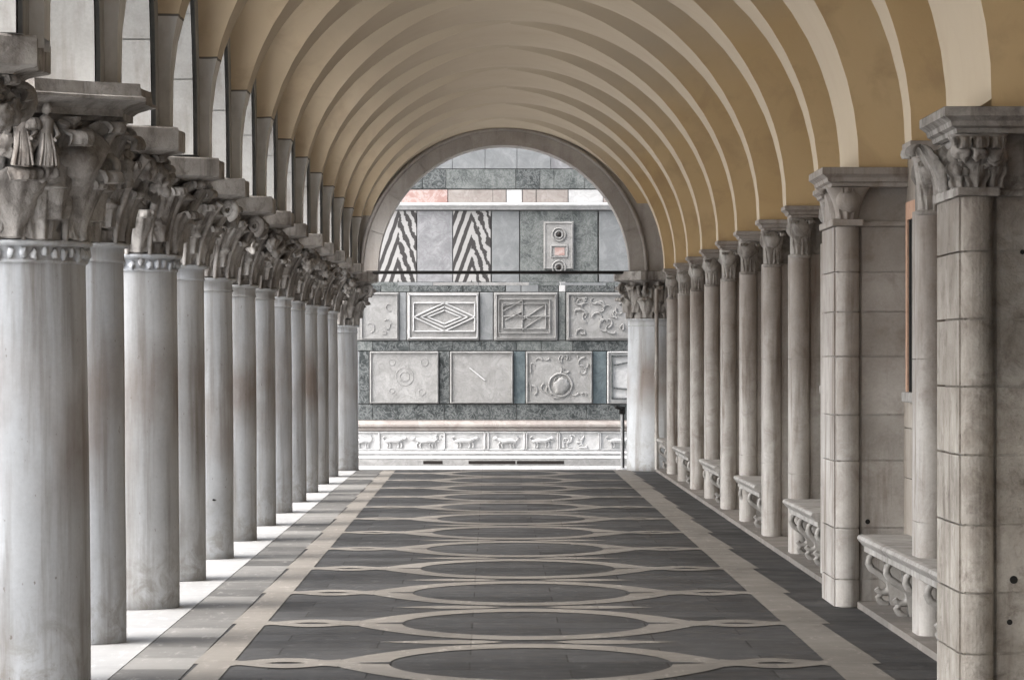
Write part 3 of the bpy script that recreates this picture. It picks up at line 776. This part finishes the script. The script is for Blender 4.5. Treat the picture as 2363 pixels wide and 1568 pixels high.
def heavy_pier(xf, y0, joints, zc0, zt, flat_to, mat, label, leafy):
    t = empty('wall_pier', (xf, y0, 0), label, 'pier', 'heavy piers against the right wall')
    rr = hx(0.047)
    b = MB(); blocks(b, respond_plan(xf, rr, y0, flat_to, PD, True), joints)
    o = b.build('pier_body', mat, t); o.location = (-xf, -y0, 0)
    b = MB(); hh = 0.16
    cornice(b, xf, flat_to, y0 - rr, y0 + PD, zt, hh, hx(0.055))
    o = b.build('cornice', 'capital' if leafy else 'pier', t); o.location = (-xf, -y0, 0)
    b = MB(); zb = zc0
    cushion(b, xf + 0.012, y0, rr, zb + 0.03, zt - hh, rr * 1.85, True)
    b.box(xf + 0.02, flat_to, y0 + 0.004, y0 + PD, joints[-1] + 0.002, zt - hh + 0.01)
    b.bbox(xf - 0.025, xf + 2 * rr + 0.04, y0 - rr - 0.02, y0 + PD, zb - 0.02, zb + 0.035, 0.012)
    b.bbox(xf + 2 * rr + 0.04, flat_to, y0 - 0.02, y0 + 0.1, zb - 0.02, zb + 0.02, 0.008)
    if leafy:
        for i, (px, py) in enumerate(((xf + 2 * rr, y0 - rr * 0.9), (xf + rr, y0 - rr * 1.15), (xf, y0 - rr * 0.8), (xf - 0.02, y0 + PD * 0.85), (xf - 0.02, y0 + PD * 0.6))):
            leaf(b, -PI / 2 if i < 3 else PI, 0.0, zb + 0.03, 0.10, zt - hh - 0.01, 0.075, 0.14, 4, seed=80 + i, cx=px, cy=py)
            blob(b, (px, py - 0.10 if i < 3 else py, zt - hh - 0.10), (0.06, 0.06, 0.06), i, 0.5)
        for i in range(16): blob(b, (xf + rnd.uniform(-0.03, 2 * rr + 0.06), y0 - rr - rnd.uniform(0.0, 0.06), rnd.uniform(zb + 0.10, zt - hh - 0.02)), (0.035, 0.03, 0.03), 90 + i, 0.6, 2)
    else:
        blob(b, (xf + rr * 1.1, y0 - rr * 1.05, zt - hh - 0.10), (rr * 1.0, rr * 0.9, 0.10), 2, 0.16)
        leaf(b, -PI / 2, 0.0, zb + 0.03, 0.05, zt - hh, rr * 0.7, 0.08, 2, seed=80, cx=xf + rr, cy=y0 - rr)
        leaf(b, PI, 0.0, zb + 0.03, 0.05, zt - hh, rr * 0.7, 0.08, 2, seed=81, cx=xf, cy=y0 + rr)
    o = b.build('capital', 'capital' if leafy else 'pier', t); o.location = (-xf, -y0, 0)
    if leafy: rough_up(o, 0.008, 10.0)
    return t
J0 = [0.0, 0.26, 0.62, 1.02, 1.434, 1.836, 2.236, 2.634, 2.965]
J2 = [0.0, 0.228, 0.64, 1.18, 1.55, 2.02, 2.38, 2.70, 3.07]
hp0 = heavy_pier(hx(1.39), YP0, J0, hz(0.49), hz(0.741), hx(1.95), 'pier_worn', 'nearest heavy pier at the right edge, worn blocks with putlog holes and foliage capital', True)
hp2 = heavy_pier(hx(1.39), YP2, J2, hz(0.545), hz(0.769), hx(1.72), 'pier', 'second heavy pier on the right, pale coursed blocks with a smooth knob capital', False)
# drilled holes in the flat of the near pier (short dark plugs set in a raised rim)
for (px, py, r_) in ((2466, 1409, 0.017), (2456, 1512, 0.012), (2487, 613, 0.010)):
    X = (px / 1.0542 - 1130) / 780 * H; Z = H - (py / 1.0542 - 828) / 780 * H
    b = MB(); b.lathe([(0.0001, 0), (r_, 0), (r_ * 1.4, 0.0)], 0, 0, 20)
    hole = b.build('hole', 'iron', hp0); hole.rotation_euler = (PI / 2, 0, 0); hole.location = (X - hx(1.39), -0.004, Z)
b = MB(); b.lathe([(0.0001, 0), (0.02, 0)], 0, 0, 20)
hole = b.build('hole', 'iron', hp2); hole.rotation_euler = (PI / 2, 0, 0); hole.location = (hx(1.525) - hx(1.39), -0.004, hz(-0.655))

# slender engaged shafts
GR = 'slender engaged shafts along the right wall'
def make_respond(zc0, zt, label, seed):
    x0 = hx(1.51); rr = hx(0.047)
    t = empty('engaged_column', (x0, 0, 0), label, 'column', GR)
    b = MB(); pl = respond_plan(x0, rr, 0, XR + 0.015, 0.40, False)
    zj = [0.05, 0.85, 2.0, zc0]
    blocks(b, pl, zj, 0.004)
    o = b.build('shaft', 'pier', t); o.location = (-x0, 0, 0)
    b = MB(); hh = 0.12
    cornice(b, x0 + 0.02, XR + 0.03, -rr, 0.42, zt, hh, hx(0.045))
    o2 = b.build('abacus', 'pier', t); o2.location = (-x0, 0, 0)
    b = MB()
    cushion(b, x0, 0, rr, zc0, zt - hh, rr * 1.35, False)
    b.box(x0 + 0.02, XR + 0.014, 0.03, 0.40, zc0 + 0.002, zt - hh + 0.01)
    blob(b, (x0 + rr * 0.95, -rr * 1.0, zt - hh - 0.10), (rr * 0.95, rr * 0.8, 0.10), seed, 0.15)
    blob(b, (x0 + rr * 0.1, 0.12, zt - hh - 0.10), (rr * 0.5, rr, 0.08), seed + 1, 0.15)
    leaf(b, -PI / 2 - 0.5, 0.0, zc0 - 0.02, 0.05, zt - hh - 0.02, rr * 0.6, 0.07, 2, seed=seed, cx=x0 + rr * 0.7, cy=-rr * 0.9)
    leaf(b, -PI / 2 + 0.6, 0.0, zc0 - 0.02, 0.05, zt - hh - 0.02, rr * 0.6, 0.07, 2, seed=seed + 1, cx=x0 + rr * 1.6, cy=-rr * 0.8)
    b.lathe([(rr + 0.0, zc0 - 0.04), (rr + 0.016, zc0 - 0.03), (rr + 0.016, zc0 - 0.01), (rr, zc0)], x0 + rr, 0, 24)
    o3 = b.build('capital', 'capital', t); o3.location = (-x0, 0, 0)
    return t
rl = {1: 'slender shaft half hidden behind the nearest heavy pier, above the long near bench',
      3: 'slender shaft hidden just beyond the second heavy pier',
      4: 'slender shaft next to the second heavy pier, rising behind a bench end',
      5: 'second slender shaft beyond the second heavy pier, standing on the floor',
      6: 'third slender shaft beyond the second heavy pier, rising behind a bench',
      7: 'fourth slender shaft beyond the second heavy pier, darker grey below mid height',
      8: 'fifth slender shaft beyond the second heavy pier, above a small bench',
      9: 'sixth slender shaft beyond the second heavy pier, standing on the floor',
      10: 'seventh slender shaft beyond the second heavy pier, above the farthest clear bench',
      11: 'last slender shaft, beside the broad right end column'}
ra = make_respond(hz(0.525), hz(0.765), rl[1], 3); ra.location.y = dk(1) + 0.0
for k in list(range(3, 12)) + [-1, -2]:
    c = copy_tree(ra); c.location.y = dk(k); c['label'] = rl.get(k, 'slender shaft outside the picture on the right')
# a drain pipe near the end wall
b = MB(); b.tube([(hx(1.475), dk(12) - 1.2, 0.05), (hx(1.475), dk(12) - 1.2, hz(0.62))], 0.035, 12)
for z in (0.6, 1.7, 2.8): b.tube([(hx(1.475), dk(12) - 1.2, z), (hx(1.475), dk(12) - 1.2, z + 0.06)], 0.045, 12)
tag(b.build('drain_pipe', 'pier'), 'thin upright pipe beside the broad right end column', 'pipe')

# ---------------------------------------------------------------- benches
GB = 'stone benches along the right wall'
def scroll_bracket(b, y, x0, x1, ztop, zbot):
    """S-shaped console: big scroll at the top, small scroll and foot at the bottom"""
    pts = []; rad = []
    h_ = ztop - zbot; xw = x1 - x0
    base = [(0.10, 0.97), (0.02, 0.90), (0.0, 0.80), (0.06, 0.70), (0.20, 0.62), (0.38, 0.52), (0.50, 0.42), (0.52, 0.32), (0.42, 0.24), (0.26, 0.24), (0.18, 0.32)]
    foot = [(0.30, 0.25), (0.22, 0.14), (0.30, 0.05), (0.45, 0.0)]
    for seq, r_ in ((base, 0.029), (foot, 0.026)):
        fine = []
        for i in range(len(seq) - 1):
            for q in (0, 0.5): fine.append((x0 + xw * (seq[i][0] + (seq[i + 1][0] - seq[i][0]) * q), y, zbot + h_ * (seq[i][1] + (seq[i + 1][1] - seq[i][1]) * q)))
        fine.append((x0 + xw * seq[-1][0], y, zbot + h_ * seq[-1][1]))
        n = len(fine)
        for dy in (-0.02, 0.02): b.tube([(p[0], p[1] + dy, p[2]) for p in fine], [r_ * (0.75 + 0.35 * math.sin(PI * i / n)) for i in range(n)], 8)
    b.add([(x0 + xw * 0.5, y - 0.05, zbot), (x1, y - 0.05, zbot), (x1, y - 0.05, ztop), (x0 + xw * 0.30, y - 0.05, ztop),
           (x0 + xw * 0.5, y + 0.05, zbot), (x1, y + 0.05, zbot), (x1, y + 0.05, ztop), (x0 + xw * 0.30, y + 0.05, ztop)],
          [(0, 1, 2, 3), (7, 6, 5, 4), (0, 3, 7, 4), (2, 6, 7, 3), (0, 4, 5, 1), (1, 5, 6, 2)])
def bench(ya, yb, label, brk):
    t = empty('stone_bench', (hx(1.475), (ya + yb) / 2, 0), label, 'bench', GB)
    x0, x1 = hx(1.475), XR + 0.01; zt = hz(-0.70)
    loc = (-hx(1.475), -(ya + yb) / 2, 0)
    b = MB()                                         # rounded nosing seat slab, in two lengths with an open joint
    prof = [(0.03, 0.0), (0.015, 0.02), (0.0, 0.035), (-0.012, 0.055), (0.0, 0.078), (0.03, 0.085)]
    ym = ya + (yb - ya) * 0.42
    for q0, q1 in ((ya, ym - 0.006), (ym + 0.006, yb)):
        P = [[(x0 + o, yy, zt - 0.085 + z) for o, z in prof] + [(x1, yy, zt)] for yy in (q0, q1)]
        b.grid(P, False)
        for yy in (q0, q1): b.poly([(x0 + o, yy, zt - 0.085 + z) for o, z in prof] + [(x1, yy, zt), (x1, yy, zt - 0.085)])
        b.poly([(x0 + 0.03, q0, zt - 0.085), (x1, q0, zt - 0.085), (x1, q1, zt - 0.085), (x0 + 0.03, q1, zt - 0.085)])
    b.build('seat', 'bench', t).location = loc
    b = MB(); b.box(x0 + 0.045, x1, ya + 0.01, yb - 0.01, zt - 0.135, zt - 0.0855); b.build('apron', 'bench', t).location = loc
    n = brk
    for i in range(n):
        b = MB(); yy = ya + 0.25 + (yb - ya - 0.5) * i / max(1, n - 1)
        scroll_bracket(b, yy, x0 + 0.06, x1, zt - 0.136, 0.05)
        b.build('bracket', 'bench', t).location = loc
    return t
bench(dk(0) + 1.7, dk(2) - 0.08 - 0.10, 'long near bench between the two heavy piers on the right', 5)
bench(dk(3) + 0.4, dk(4) + 0.05, 'bench with scrolled brackets just beyond the second heavy pier', 4)
bench(dk(5) + 0.4, dk(6) + 0.25, 'middle bench, second beyond the second heavy pier', 3)
bench(dk(7) + 0.4, dk(8) + 0.35, 'third bench beyond the second heavy pier', 3)
bench(dk(9) + 0.4, dk(10) + 0.6, 'farthest clear bench on the right, near the end of the walk', 3)
bench(dk(11) + 0.4, dk(12) - 0.62, 'bench end seen against the broad right end column', 2)

# ---------------------------------------------------------------- end wall with the round arch
ea = empty('end_arch', (hx(0.127), YF, 0), 'dark stone round arch closing the far end of the walk', 'arch')
loc = (-hx(0.127), -YF, 0)
cxA, zA, rA = hx(0.127), hz(0.782), hx(1.137)
y0, y1 = YF - 0.30, YF + 0.55
b = MB(); n = 64
inn = [(cxA + rA * math.cos(PI * i / n), zA + rA * math.sin(PI * i / n)) for i in range(n + 1)]
out = []
for i in range(n + 1):
    a = PI * i / n; c, s_ = math.cos(a), math.sin(a)
    xe = hx(1.75) if c > 0 else hx(-1.40)
    tx = abs((xe - cxA) / c) if abs(c) > 1e-6 else 1e9; tz = (7.19 - zA) / s_ if s_ > 1e-6 else 1e9
    q = min(tx, tz); out.append((cxA + q * c, zA + q * s_))
for y in (y0, y1): b.grid([[(x, y, z) for x, z in inn], [(x, y, z) for x, z in out]], False)
b.grid([[(x, y0, z) for x, z in inn], [(x, y1, z) for x, z in inn]], True)
b.add([(out[0][0], y0, zA), (inn[0][0], y0, zA), (inn[0][0], y1, zA), (out[0][0], y1, zA)], [(0, 1, 2, 3)])
b.add([(out[-1][0], y0, zA), (inn[-1][0], y0, zA), (inn[-1][0], y1, zA), (out[-1][0], y1, zA)], [(0, 1, 2, 3)])
b.build('spandrel', 'ringstone', ea).location = loc
b = MB()                                             # ring of voussoirs with open joints, and a hood roll round it
cuts = [0, 18, 36, 55, 82, 104, 128, 146, 163, 180]
r0, r1 = rA - 0.02, rA + hx(0.115)
for i in range(len(cuts) - 1):
    a0_, a1_ = R(cuts[i] + 0.12), R(cuts[i + 1] - 0.12); m_ = 10
    P = []
    for j in range(m_ + 1):
        a = a0_ + (a1_ - a0_) * j / m_; c, s_ = math.cos(a), math.sin(a)
        P.append([(cxA + r1 * c, y0, zA + r1 * s_), (cxA + r1 * c, y0 - 0.05, zA + r1 * s_), (cxA + r0 * c, y0 - 0.05, zA + r0 * s_), (cxA + r0 * c, y1 - 0.02, zA + r0 * s_)])
    for q in range(3): b.grid([[r[q], r[q + 1]] for r in P], False)
    b.poly(P[0]); b.poly(P[-1])
b.build('voussoirs', 'ringstone', ea).location = loc
b = MB(); rr_ = rA + hx(0.135)
b.tube([(cxA + rr_ * math.cos(PI * i / 60), y0 - 0.03, zA + rr_ * math.sin(PI * i / 60)) for i in range(61)], 0.04, 8)
b.build('hood_moulding', 'ringstone', ea).location = loc
b = MB(); b.tube([(hx(-1.10), YF - 0.42, hz(0.772)), (hx(1.52), YF - 0.42, hz(0.772))], 0.03, 10)
tag(b.build('tie_rod', 'iron'), 'black iron tie rod across the foot of the far round arch', 'rod')

# slim stanchion by the right end column
t = empty('stanchion', (hx(1.20), YF + 0.9, 0), 'slim pole with a small dark head in front of the patterned wall', 'pole')
b = MB(); b.tube([(0, 0, -0.02), (0, 0, 1.02)], 0.022, 12); b.build('post', 'steel', t)
b = MB(); b.tube([(0.035, 0, -0.02), (0.035, 0, 1.0)], 0.014, 8); b.build('dark_tube', 'iron', t)  # thin dark tube standing for the pole's dark side
b = MB(); b.lathe([(0.001, -0.02), (0.11, -0.02), (0.10, 0.01), (0.03, 0.025), (0.022, 0.03)], 0, 0, 24); b.build('foot', 'steel', t)
b = MB(); b.bbox(-0.05, 0.06, -0.06, 0.06, 1.0, 1.14, 0.015); b.tube([(0.0, -0.05, 1.09), (-0.12, -0.10, 1.14)], [0.03, 0.035], 10); b.build('head', 'iron', t)

# ---------------------------------------------------------------- patterned marble wall beyond
YB = 81.0; PXM = 19564 / YB / H     # display pixels per metre on that wall
fac = empty('marble_facade', (0, YB, 0), 'church wall faced with zebra, green and carved marble panels beyond the arch', 'church wall')
def A(x, y): return ((840 + x / 2.954) / 1.0542 - 1130) / PXM, H - ((300 + y / 2.954) / 1.0542 - 828) / PXM     # upper survey grid
def B(x, y): return ((840 + x / 2.904) / 1.0542 - 1130) / PXM, H - ((640 + y / 2.904) / 1.0542 - 828) / PXM     # lower survey grid
def slab(g, x0, y0_, x1, y1_, mat, proud=0.0, name='marble_panel', bev=0.008, parent=None):
    (xa, zt), (xb, zb) = g(x0, y0_), g(x1, y1_)
    b = MB(); d = 0.03 + proud
    if bev: b.bbox(xa, xb, -d, 0.0, zb, zt, bev)
    else: b.box(xa, xb, -d, 0.0, zb, zt)
    o = b.build(name, mat, fac); return o
WX0, WX1 = -700, 2800
OX0, OX1 = -2600, 4600
b = MB(); b.box(-16, 16, 0.0, 1.5, -0.02, 10.0); b.build('wall_core', 'mortar', fac)
rnd = random.Random(21)
def course(g, y0_, y1_, mats, wmin, wmax, xs=None, x0=WX0, x1=WX1, name='marble_block', proud=0.0):
    """one row of facing blocks with thin joints"""
    if xs is None:
        xs = [x0]
        while xs[-1] < x1: xs.append(xs[-1] + rnd.uniform(wmin, wmax))
    for i in range(len(xs) - 1):
        mt = rnd.choice(mats); (xa, zt), (xb, zb) = g(xs[i], y0_), g(xs[i + 1], y1_); b = MB()
        b.bbox(xa + 0.004, xb - 0.004, -0.03 - proud - rnd.uniform(0, 0.008), 0.0, zb + 0.004, zt - 0.004, 0.006)
        b.build(name, mt, fac)
def outer(g, y0_, y1_, mt):
    for q0, q1 in ((OX0, WX0 - 4), (WX1 + 4, OX1)): slab(g, q0, y0_, q1, y1_, mt)
# above the arch and outwards
for i in range(3): course(A, -1240 + i * 400, -1240 + (i + 1) * 400, ['palegrey', 'green_pale', 'beige'], 700, 900, x0=OX0, x1=OX1)
outer(A, -40, 330, 'palegrey'); outer(A, 332, 472, 'green'); outer(A, 478, 620, 'beige'); outer(A, 630, 1166, 'lilac'); outer(B, 133, 202, 'green'); outer(B, 206, 543, 'relief'); outer(B, 548, 618, 'green'); outer(B, 622, 990, 'relief'); outer(B, 995, 1106, 'green'); outer(B, 1108, 1322, 'white'); outer(B, 1324, 1500, 'palegrey')
course(A, -40, 160, ['palegrey', 'lilac'], 150, 330)
course(A, 160, 328, ['palegrey', 'palegrey', 'lilac'], 110, 260)
course(A, 330, 472, ['green', 'green_pale'], 130, 330, xs=[WX0, -200, 120, 330, 555, 725, 1225, 1400, 1500, 1720, 2100, 2800])
for x0_, x1_, mt in ((WX0, 100, 'palegrey'), (100, 410, 'beige'), (410, 568, 'pink'), (568, 735, 'pink'), (740, 1060, 'beige'), (1062, 1155, 'beige'), (1160, 1270, 'white'), (1275, 1370, 'beige'), (1375, 1600, 'beige'), (1605, 1850, 'white'), (1855, WX1, 'beige')):
    slab(A, x0_, 478, x1_, 572, mt, 0.0)
b = MB(); (xa, zt), (xb, zb) = A(WX0, 570), A(WX1, 622)
hh = zt - zb
P = [[(xa, -o, zb + hh * q), (xb, -o, zb + hh * q)] for o, q in ((0.03, 0), (0.07, 0.08), (0.08, 0.3), (0.12, 0.42), (0.15, 0.62), (0.15, 0.85), (0.04, 1.0))]
b.grid(P, False); b.build('cornice', 'white', fac)
# the tall panel row
cz1 = (A(378, 0)[0]); cz2 = (A(908, 0)[0])
MAT['zebra_a'] = zebra(cz1, 'zebra_marble'); MAT['zebra_b'] = zebra(cz2, 'zebra_marble_wide')
tall = [(WX0, -300, 'green_pale'), (-290, 235, 'palegrey'), (240, 512, 'zebra_a'), (518, 770, 'lilac'), (776, 1045, 'zebra_b'), (1054, 1250, 'palegrey'), (1257, 1812, 'green_pale'), (1824, 2160, 'palegrey'), (2170, WX1, 'green_pale')]
for x0_, x1_, mt in tall:
    o = slab(A, x0_, 630, x1_, 1140, mt)
    if mt.startswith('zebra'): o['label'] = 'bookmatched black and white zebra marble panel'
# raised plaque on the green field: two round bosses and a square
slab(A, 1425, 705, 1640, 1046, 'relief', 0.05, 'plaque')
b = MB()
def disc_ring(b, g, cx_, cy_, r, tube, yy, n=28, hollow=0.0):
    X, Z = g(cx_, cy_); rm = r
    b.tube([(X + rm * math.cos(2 * PI * i / n), yy, Z + rm * math.sin(2 * PI * i / n)) for i in range(n + 1)], tube, 6, False)
for cy_ in (800, 1035):
    disc_ring(b, A, 1535, cy_, 0.125, 0.016, -0.085); disc_ring(b, A, 1535, cy_, 0.07, 0.014, -0.09)
X0, Z1 = A(1480, 880); X1, Z0 = A(1595, 960)
for q in ((X0, Z0, X1, Z0), (X1, Z0, X1, Z1), (X1, Z1, X0, Z1), (X0, Z1, X0, Z0)): b.tube([(q[0], -0.085, q[1]), (q[2], -0.085, q[3])], 0.014, 6)
X0, Z1 = A(1436, 718); X1, Z0 = A(1630, 1040)
for q in ((X0, Z0, X1, Z0), (X1, Z0, X1, Z1), (X1, Z1, X0, Z1), (X0, Z1, X0, Z0)): b.tube([(q[0], -0.082, q[1]), (q[2], -0.082, q[3])], 0.012, 6)
b.build('plaque_relief', 'relief', fac)
b = MB(); 
for cy_ in (800, 1035):
    X, Z = A(1535, cy_); blob(b, (X, -0.085, Z), (0.045, 0.02, 0.045), cy_, 0.1, 2)
b.build('plaque_boss', 'grille', fac)
X0, Z1 = A(1505, 893); X1, Z0 = A(1575, 948); b = MB(); b.box(X0, X1, -0.085, -0.0801, Z0, Z1); b.build('plaque_inlay', 'pink', fac)
# lower field
course(A, 1142, 1166, ['palegrey', 'green_pale', 'relief'], 180, 420)
for x0_, x1_, mt in ((WX0, 250, 'green'), (255, 455, 'green_pale'), (460, 830, 'green'), (835, 1128, 'green'), (1135, 1240, 'palegrey'), (1245, 1365, 'palegrey'), (1370, 1505, 'green'), (1510, 1555, 'white'), (1562, 1900, 'green'), (1905, WX1, 'palegrey')):
    slab(B, x0_, 133, x1_, 202, mt)
for x0_, x1_, mt in ((WX0, -100, 'palegrey'), (-95, 105, 'relief'), (105, 378, 'relief'), (382, 432, 'palegrey'), (436, 945, 'relief'), (950, 1045, 'palegrey'), (1050, 1500, 'relief'), (1506, 1556, 'green_pale'), (1562, 2060, 'relief'), (2065, WX1, 'palegrey')):
    slab(B, x0_, 206, x1_, 543, mt, 0.03 if mt in ('relief', 'white') else 0, 'carved_panel' if mt in ('relief', 'white') else 'marble_panel', 0.015)
def bars(name, g, segs, yy, w_, mat='white'):
    """raised fillets of square section"""
    b = MB()
    for (xa, ya, xb, yb) in segs:
        p, q = Vector((g(xa, ya)[0], 0, g(xa, ya)[1])), Vector((g(xb, yb)[0], 0, g(xb, yb)[1]))
        d = (q - p).normalized(); n_ = Vector((-d.z, 0, d.x)) * w_ / 2
        v = []
        for base in (p - d * w_ * 0.3, q + d * w_ * 0.3):
            for s1, yb_ in ((-1, yy), (1, yy), (0.55, yy - 0.035), (-0.55, yy - 0.035)):
                c = base + n_ * s1; v.append((c.x, yb_, c.z))
        b.add(v, [(0, 1, 2, 3), (7, 6, 5, 4), (0, 4, 5, 1), (1, 5, 6, 2), (2, 6, 7, 3), (3, 7, 4, 0)])
    return b.build(name, mat, fac)
def rect(x0, y0_, x1, y1_): return [(x0, y0_, x1, y0_), (x1, y0_, x1, y1_), (x1, y1_, x0, y1_), (x0, y1_, x0, y0_)]
def dia(cx_, cy_, a, c): return [(cx_ - a, cy_, cx_, cy_ - c), (cx_, cy_ - c, cx_ + a, cy_), (cx_ + a, cy_, cx_, cy_ + c), (cx_, cy_ + c, cx_ - a, cy_)]
bars('lozenge_relief', B, rect(452, 222, 932, 528) + rect(482, 280, 915, 480) + dia(700, 380, 215, 100) + dia(700, 380, 165, 72) + dia(700, 380, 118, 48), -0.06, 0.026)
bars('knot_relief', B, rect(1068, 220, 1484, 526) + rect(1085, 255, 1445, 492) + rect(1112, 285, 1415, 462) + [(1112, 340, 1250, 262), (1250, 262, 1250, 480), (1112, 300, 1200, 285), (1250, 400, 1400, 300), (1250, 470, 1390, 375), (1130, 400, 1250, 340), (1190, 350, 1310, 400), (1112, 375, 1445, 375)], -0.06, 0.018, 'relief')
# foliage panels: curling stems
def scrolls(name, g, x0, y0_, x1, y1_, n, seed, yy, r_=0.014, mat='relief', dens=10):
    b = MB(); q = random.Random(seed)
    for i in range(n):
        cx_ = q.uniform(x0, x1); cy_ = q.uniform(y0_, y1_); X, Z = g(cx_, cy_)
        a0_ = q.uniform(0, 2 * PI); tw = q.choice((-1, 1)) * q.uniform(2.2, 4.5); s0 = q.uniform(0.06, 0.15)
        pts = []
        (lx, hzz), (hxx, lz) = g(x0, y0_), g(x1, y1_)
        for j in range(dens):
            t = j / (dens - 1); a = a0_ + tw * t; rr2 = s0 * (1 - 0.7 * t)
            pts.append((min(max(X + rr2 * math.cos(a), lx), hxx), yy, min(max(Z + rr2 * math.sin(a), lz), hzz)))
        b.tube(pts, [r_ * (1.25 - 0.8 * j / dens) for j in range(dens)], 6)
    return b.build(name, mat, fac)
scrolls('vine_relief', B, 1600, 245, 1965, 500, 26, 5, -0.064, 0.018)
scrolls('vine_relief', B, 150, 235, 350, 500, 6, 6, -0.062, 0.011)
bars('panel_frame', B, rect(118, 218, 366, 530), -0.06, 0.014, 'relief'); bars('panel_frame', B, rect(1577, 222, 2045, 527), -0.06, 0.014, 'relief')
course(B, 548, 618, ['green', 'green', 'green_pale'], 130, 330)
low = [(WX0 + 5, -40, 'relief'), (173, 660, 'relief'), (740, 1186, 'relief'), (1276, 1745, 'relief'), (1850, 2400, 'white'), (2480, WX1, 'relief')]
gaps = [(-35, 100, 'palegrey'), (100, 168, 'green'), (665, 736, 'green'), (1190, 1271, 'blue'), (1750, 1845, 'blue'), (2405, 2475, 'green')]
for x0_, x1_, mt in low:
    slab(B, x0_, 622, x1_, 990, mt, 0.035, 'carved_panel', 0.02)
    bars('panel_frame', B, rect(x0_ + 9, 631, x1_ - 9, 981), -0.064, 0.014, 'relief')
for x0_, x1_, mt in gaps: slab(B, x0_, 622, x1_, 990, mt)
bm_ = MB()
for cx_, cy_, r_ in ((420, 800, 0.17), (420, 800, 0.09), (330, 700, 0.06), (560, 700, 0.07), (330, 900, 0.05), (540, 910, 0.06)): disc_ring(bm_, B, cx_, cy_, r_, 0.007, -0.066)
bm_.build('rosette_relief', 'relief', fac)
bars('arm_relief', B, [(880, 740, 985, 825)], -0.062, 0.024, 'white')
scrolls('beast_relief', B, 1310, 650, 1715, 950, 22, 9, -0.066, 0.018)
bq = MB(); disc_ring(bq, B, 1520, 860, 0.22, 0.022, -0.07); X, Z = B(1520, 870); blob(bq, (X, -0.07, Z), (0.14, 0.05, 0.16), 3, 0.5); bq.build('boss_relief', 'relief', fac)
bars('grille_relief', B, rect(1885, 655, 2360, 955) + [(1900, 720, 2000, 700), (1900, 880, 2000, 890)], -0.07, 0.03, 'green')
course(B, 995, 1106, ['green', 'green'], 240, 520)
# base mouldings, carved frieze, bench
def mould(y0_, y1_, steps, mat, name='base_moulding'):
    (xa, zt), (xb, zb) = B(WX0, y0_), B(WX1, y1_); hh = zt - zb; b = MB()
    b.grid([[(xa, -o, zb + hh * q), (xb, -o, zb + hh * q)] for o, q in steps], False); return b.build(name, mat, fac)
mould(1108, 1183, ((0.0, 1.0), (0.06, 1.0), (0.07, 0.86), (0.12, 0.80), (0.17, 0.62), (0.17, 0.42), (0.12, 0.34), (0.14, 0.2), (0.11, 0.0), (0.0, 0.0)), 'pinkwhite' if False else 'beige')
slab(B, WX0, 1186, WX1, 1322, 'white', 0.06, 'frieze', 0.0)
fx = [-690, -220, 0, 240, 700, 985, 1010, 1265, 1280, 1500, 1512, 1790, 1800, 2080, 2350, 2780]
bars('frieze_frame', B, [(x, 1192, x, 1315) for x in fx] + [(fx[i], y, fx[i + 1], y) for i in range(len(fx) - 1) for y in (1192, 1315)], -0.09, 0.03)
def beast(cx_, wid, flip, seed):
    """little walking animal in relief"""
    b = MB(); f = -1 if flip else 1; X, Z = B(cx_, 1262); w2 = wid / 2.904 / 1.0542 / PXM / 2
    b.tube([(X - f * w2 * 0.75, -0.12, Z + 0.01), (X - f * w2 * 0.3, -0.13, Z + 0.035), (X + f * w2 * 0.25, -0.13, Z + 0.02), (X + f * w2 * 0.6, -0.12, Z + 0.06)], [0.028, 0.045, 0.04, 0.03], 8)
    blob(b, (X + f * w2 * 0.78, -0.12, Z + 0.075), (0.05, 0.03, 0.035), seed, 0.3, 2)
    for q in (-0.65, -0.45, 0.2, 0.45): b.tube([(X + f * w2 * q, -0.115, Z), (X + f * w2 * (q + 0.12), -0.115, Z - 0.05), (X + f * w2 * (q + 0.05), -0.115, Z - 0.10)], 0.017, 6)
    b.tube([(X - f * w2 * 0.75, -0.115, Z + 0.02), (X - f * w2 * 0.95, -0.115, Z + 0.08), (X - f * w2 * 0.8, -0.115, Z + 0.12)], 0.014, 6)
    b.build('beast_relief', 'white', fac)
for i, (cx_, wd, fl) in enumerate(((350, 180, 0), (560, 200, 1), (850, 200, 0), (1135, 190, 1), (1390, 180, 0), (1935, 200, 0), (120, 150, 1), (-110, 180, 0), (-390, 220, 1), (2200, 200, 1))): beast(cx_, wd, fl, i)
scrolls('vine_relief', B, 1540, 1212, 1765, 1300, 9, 14, -0.10, 0.016, 'white'); scrolls('vine_relief', B, 640, 1212, 700, 1300, 5, 15, -0.10, 0.014, 'white')
mould(1324, 1392, ((0.0, 1.0), (0.20, 0.98), (0.26, 0.8), (0.22, 0.62), (0.22, 0.5), (0.50, 0.48), (0.55, 0.3), (0.50, 0.0), (0.3, 0.0)), 'white', 'bench_seat')
(xa, zt) = B(WX0, 1391); (xb, _z) = B(WX1, 1391)
b = MB(); b.box(xa, xb, -0.44, 0.0, -0.02, zt); b.build('bench_front', 'relief', fac)
b = MB(); b.box(xa, xb, -0.75, -0.4401, -0.02, 0.10); b.build('bench_step', 'relief', fac)
b = MB()
for x0_, x1_ in ((555, 690), (872, 1200), (1210, 1540)):
    X0 = B(x0_, 0)[0]; X1 = B(x1_, 0)[0]; b.box(X0, X1, -0.755, -0.7501, 0.015, 0.075)
b.build('drain_slot', 'grille', fac)
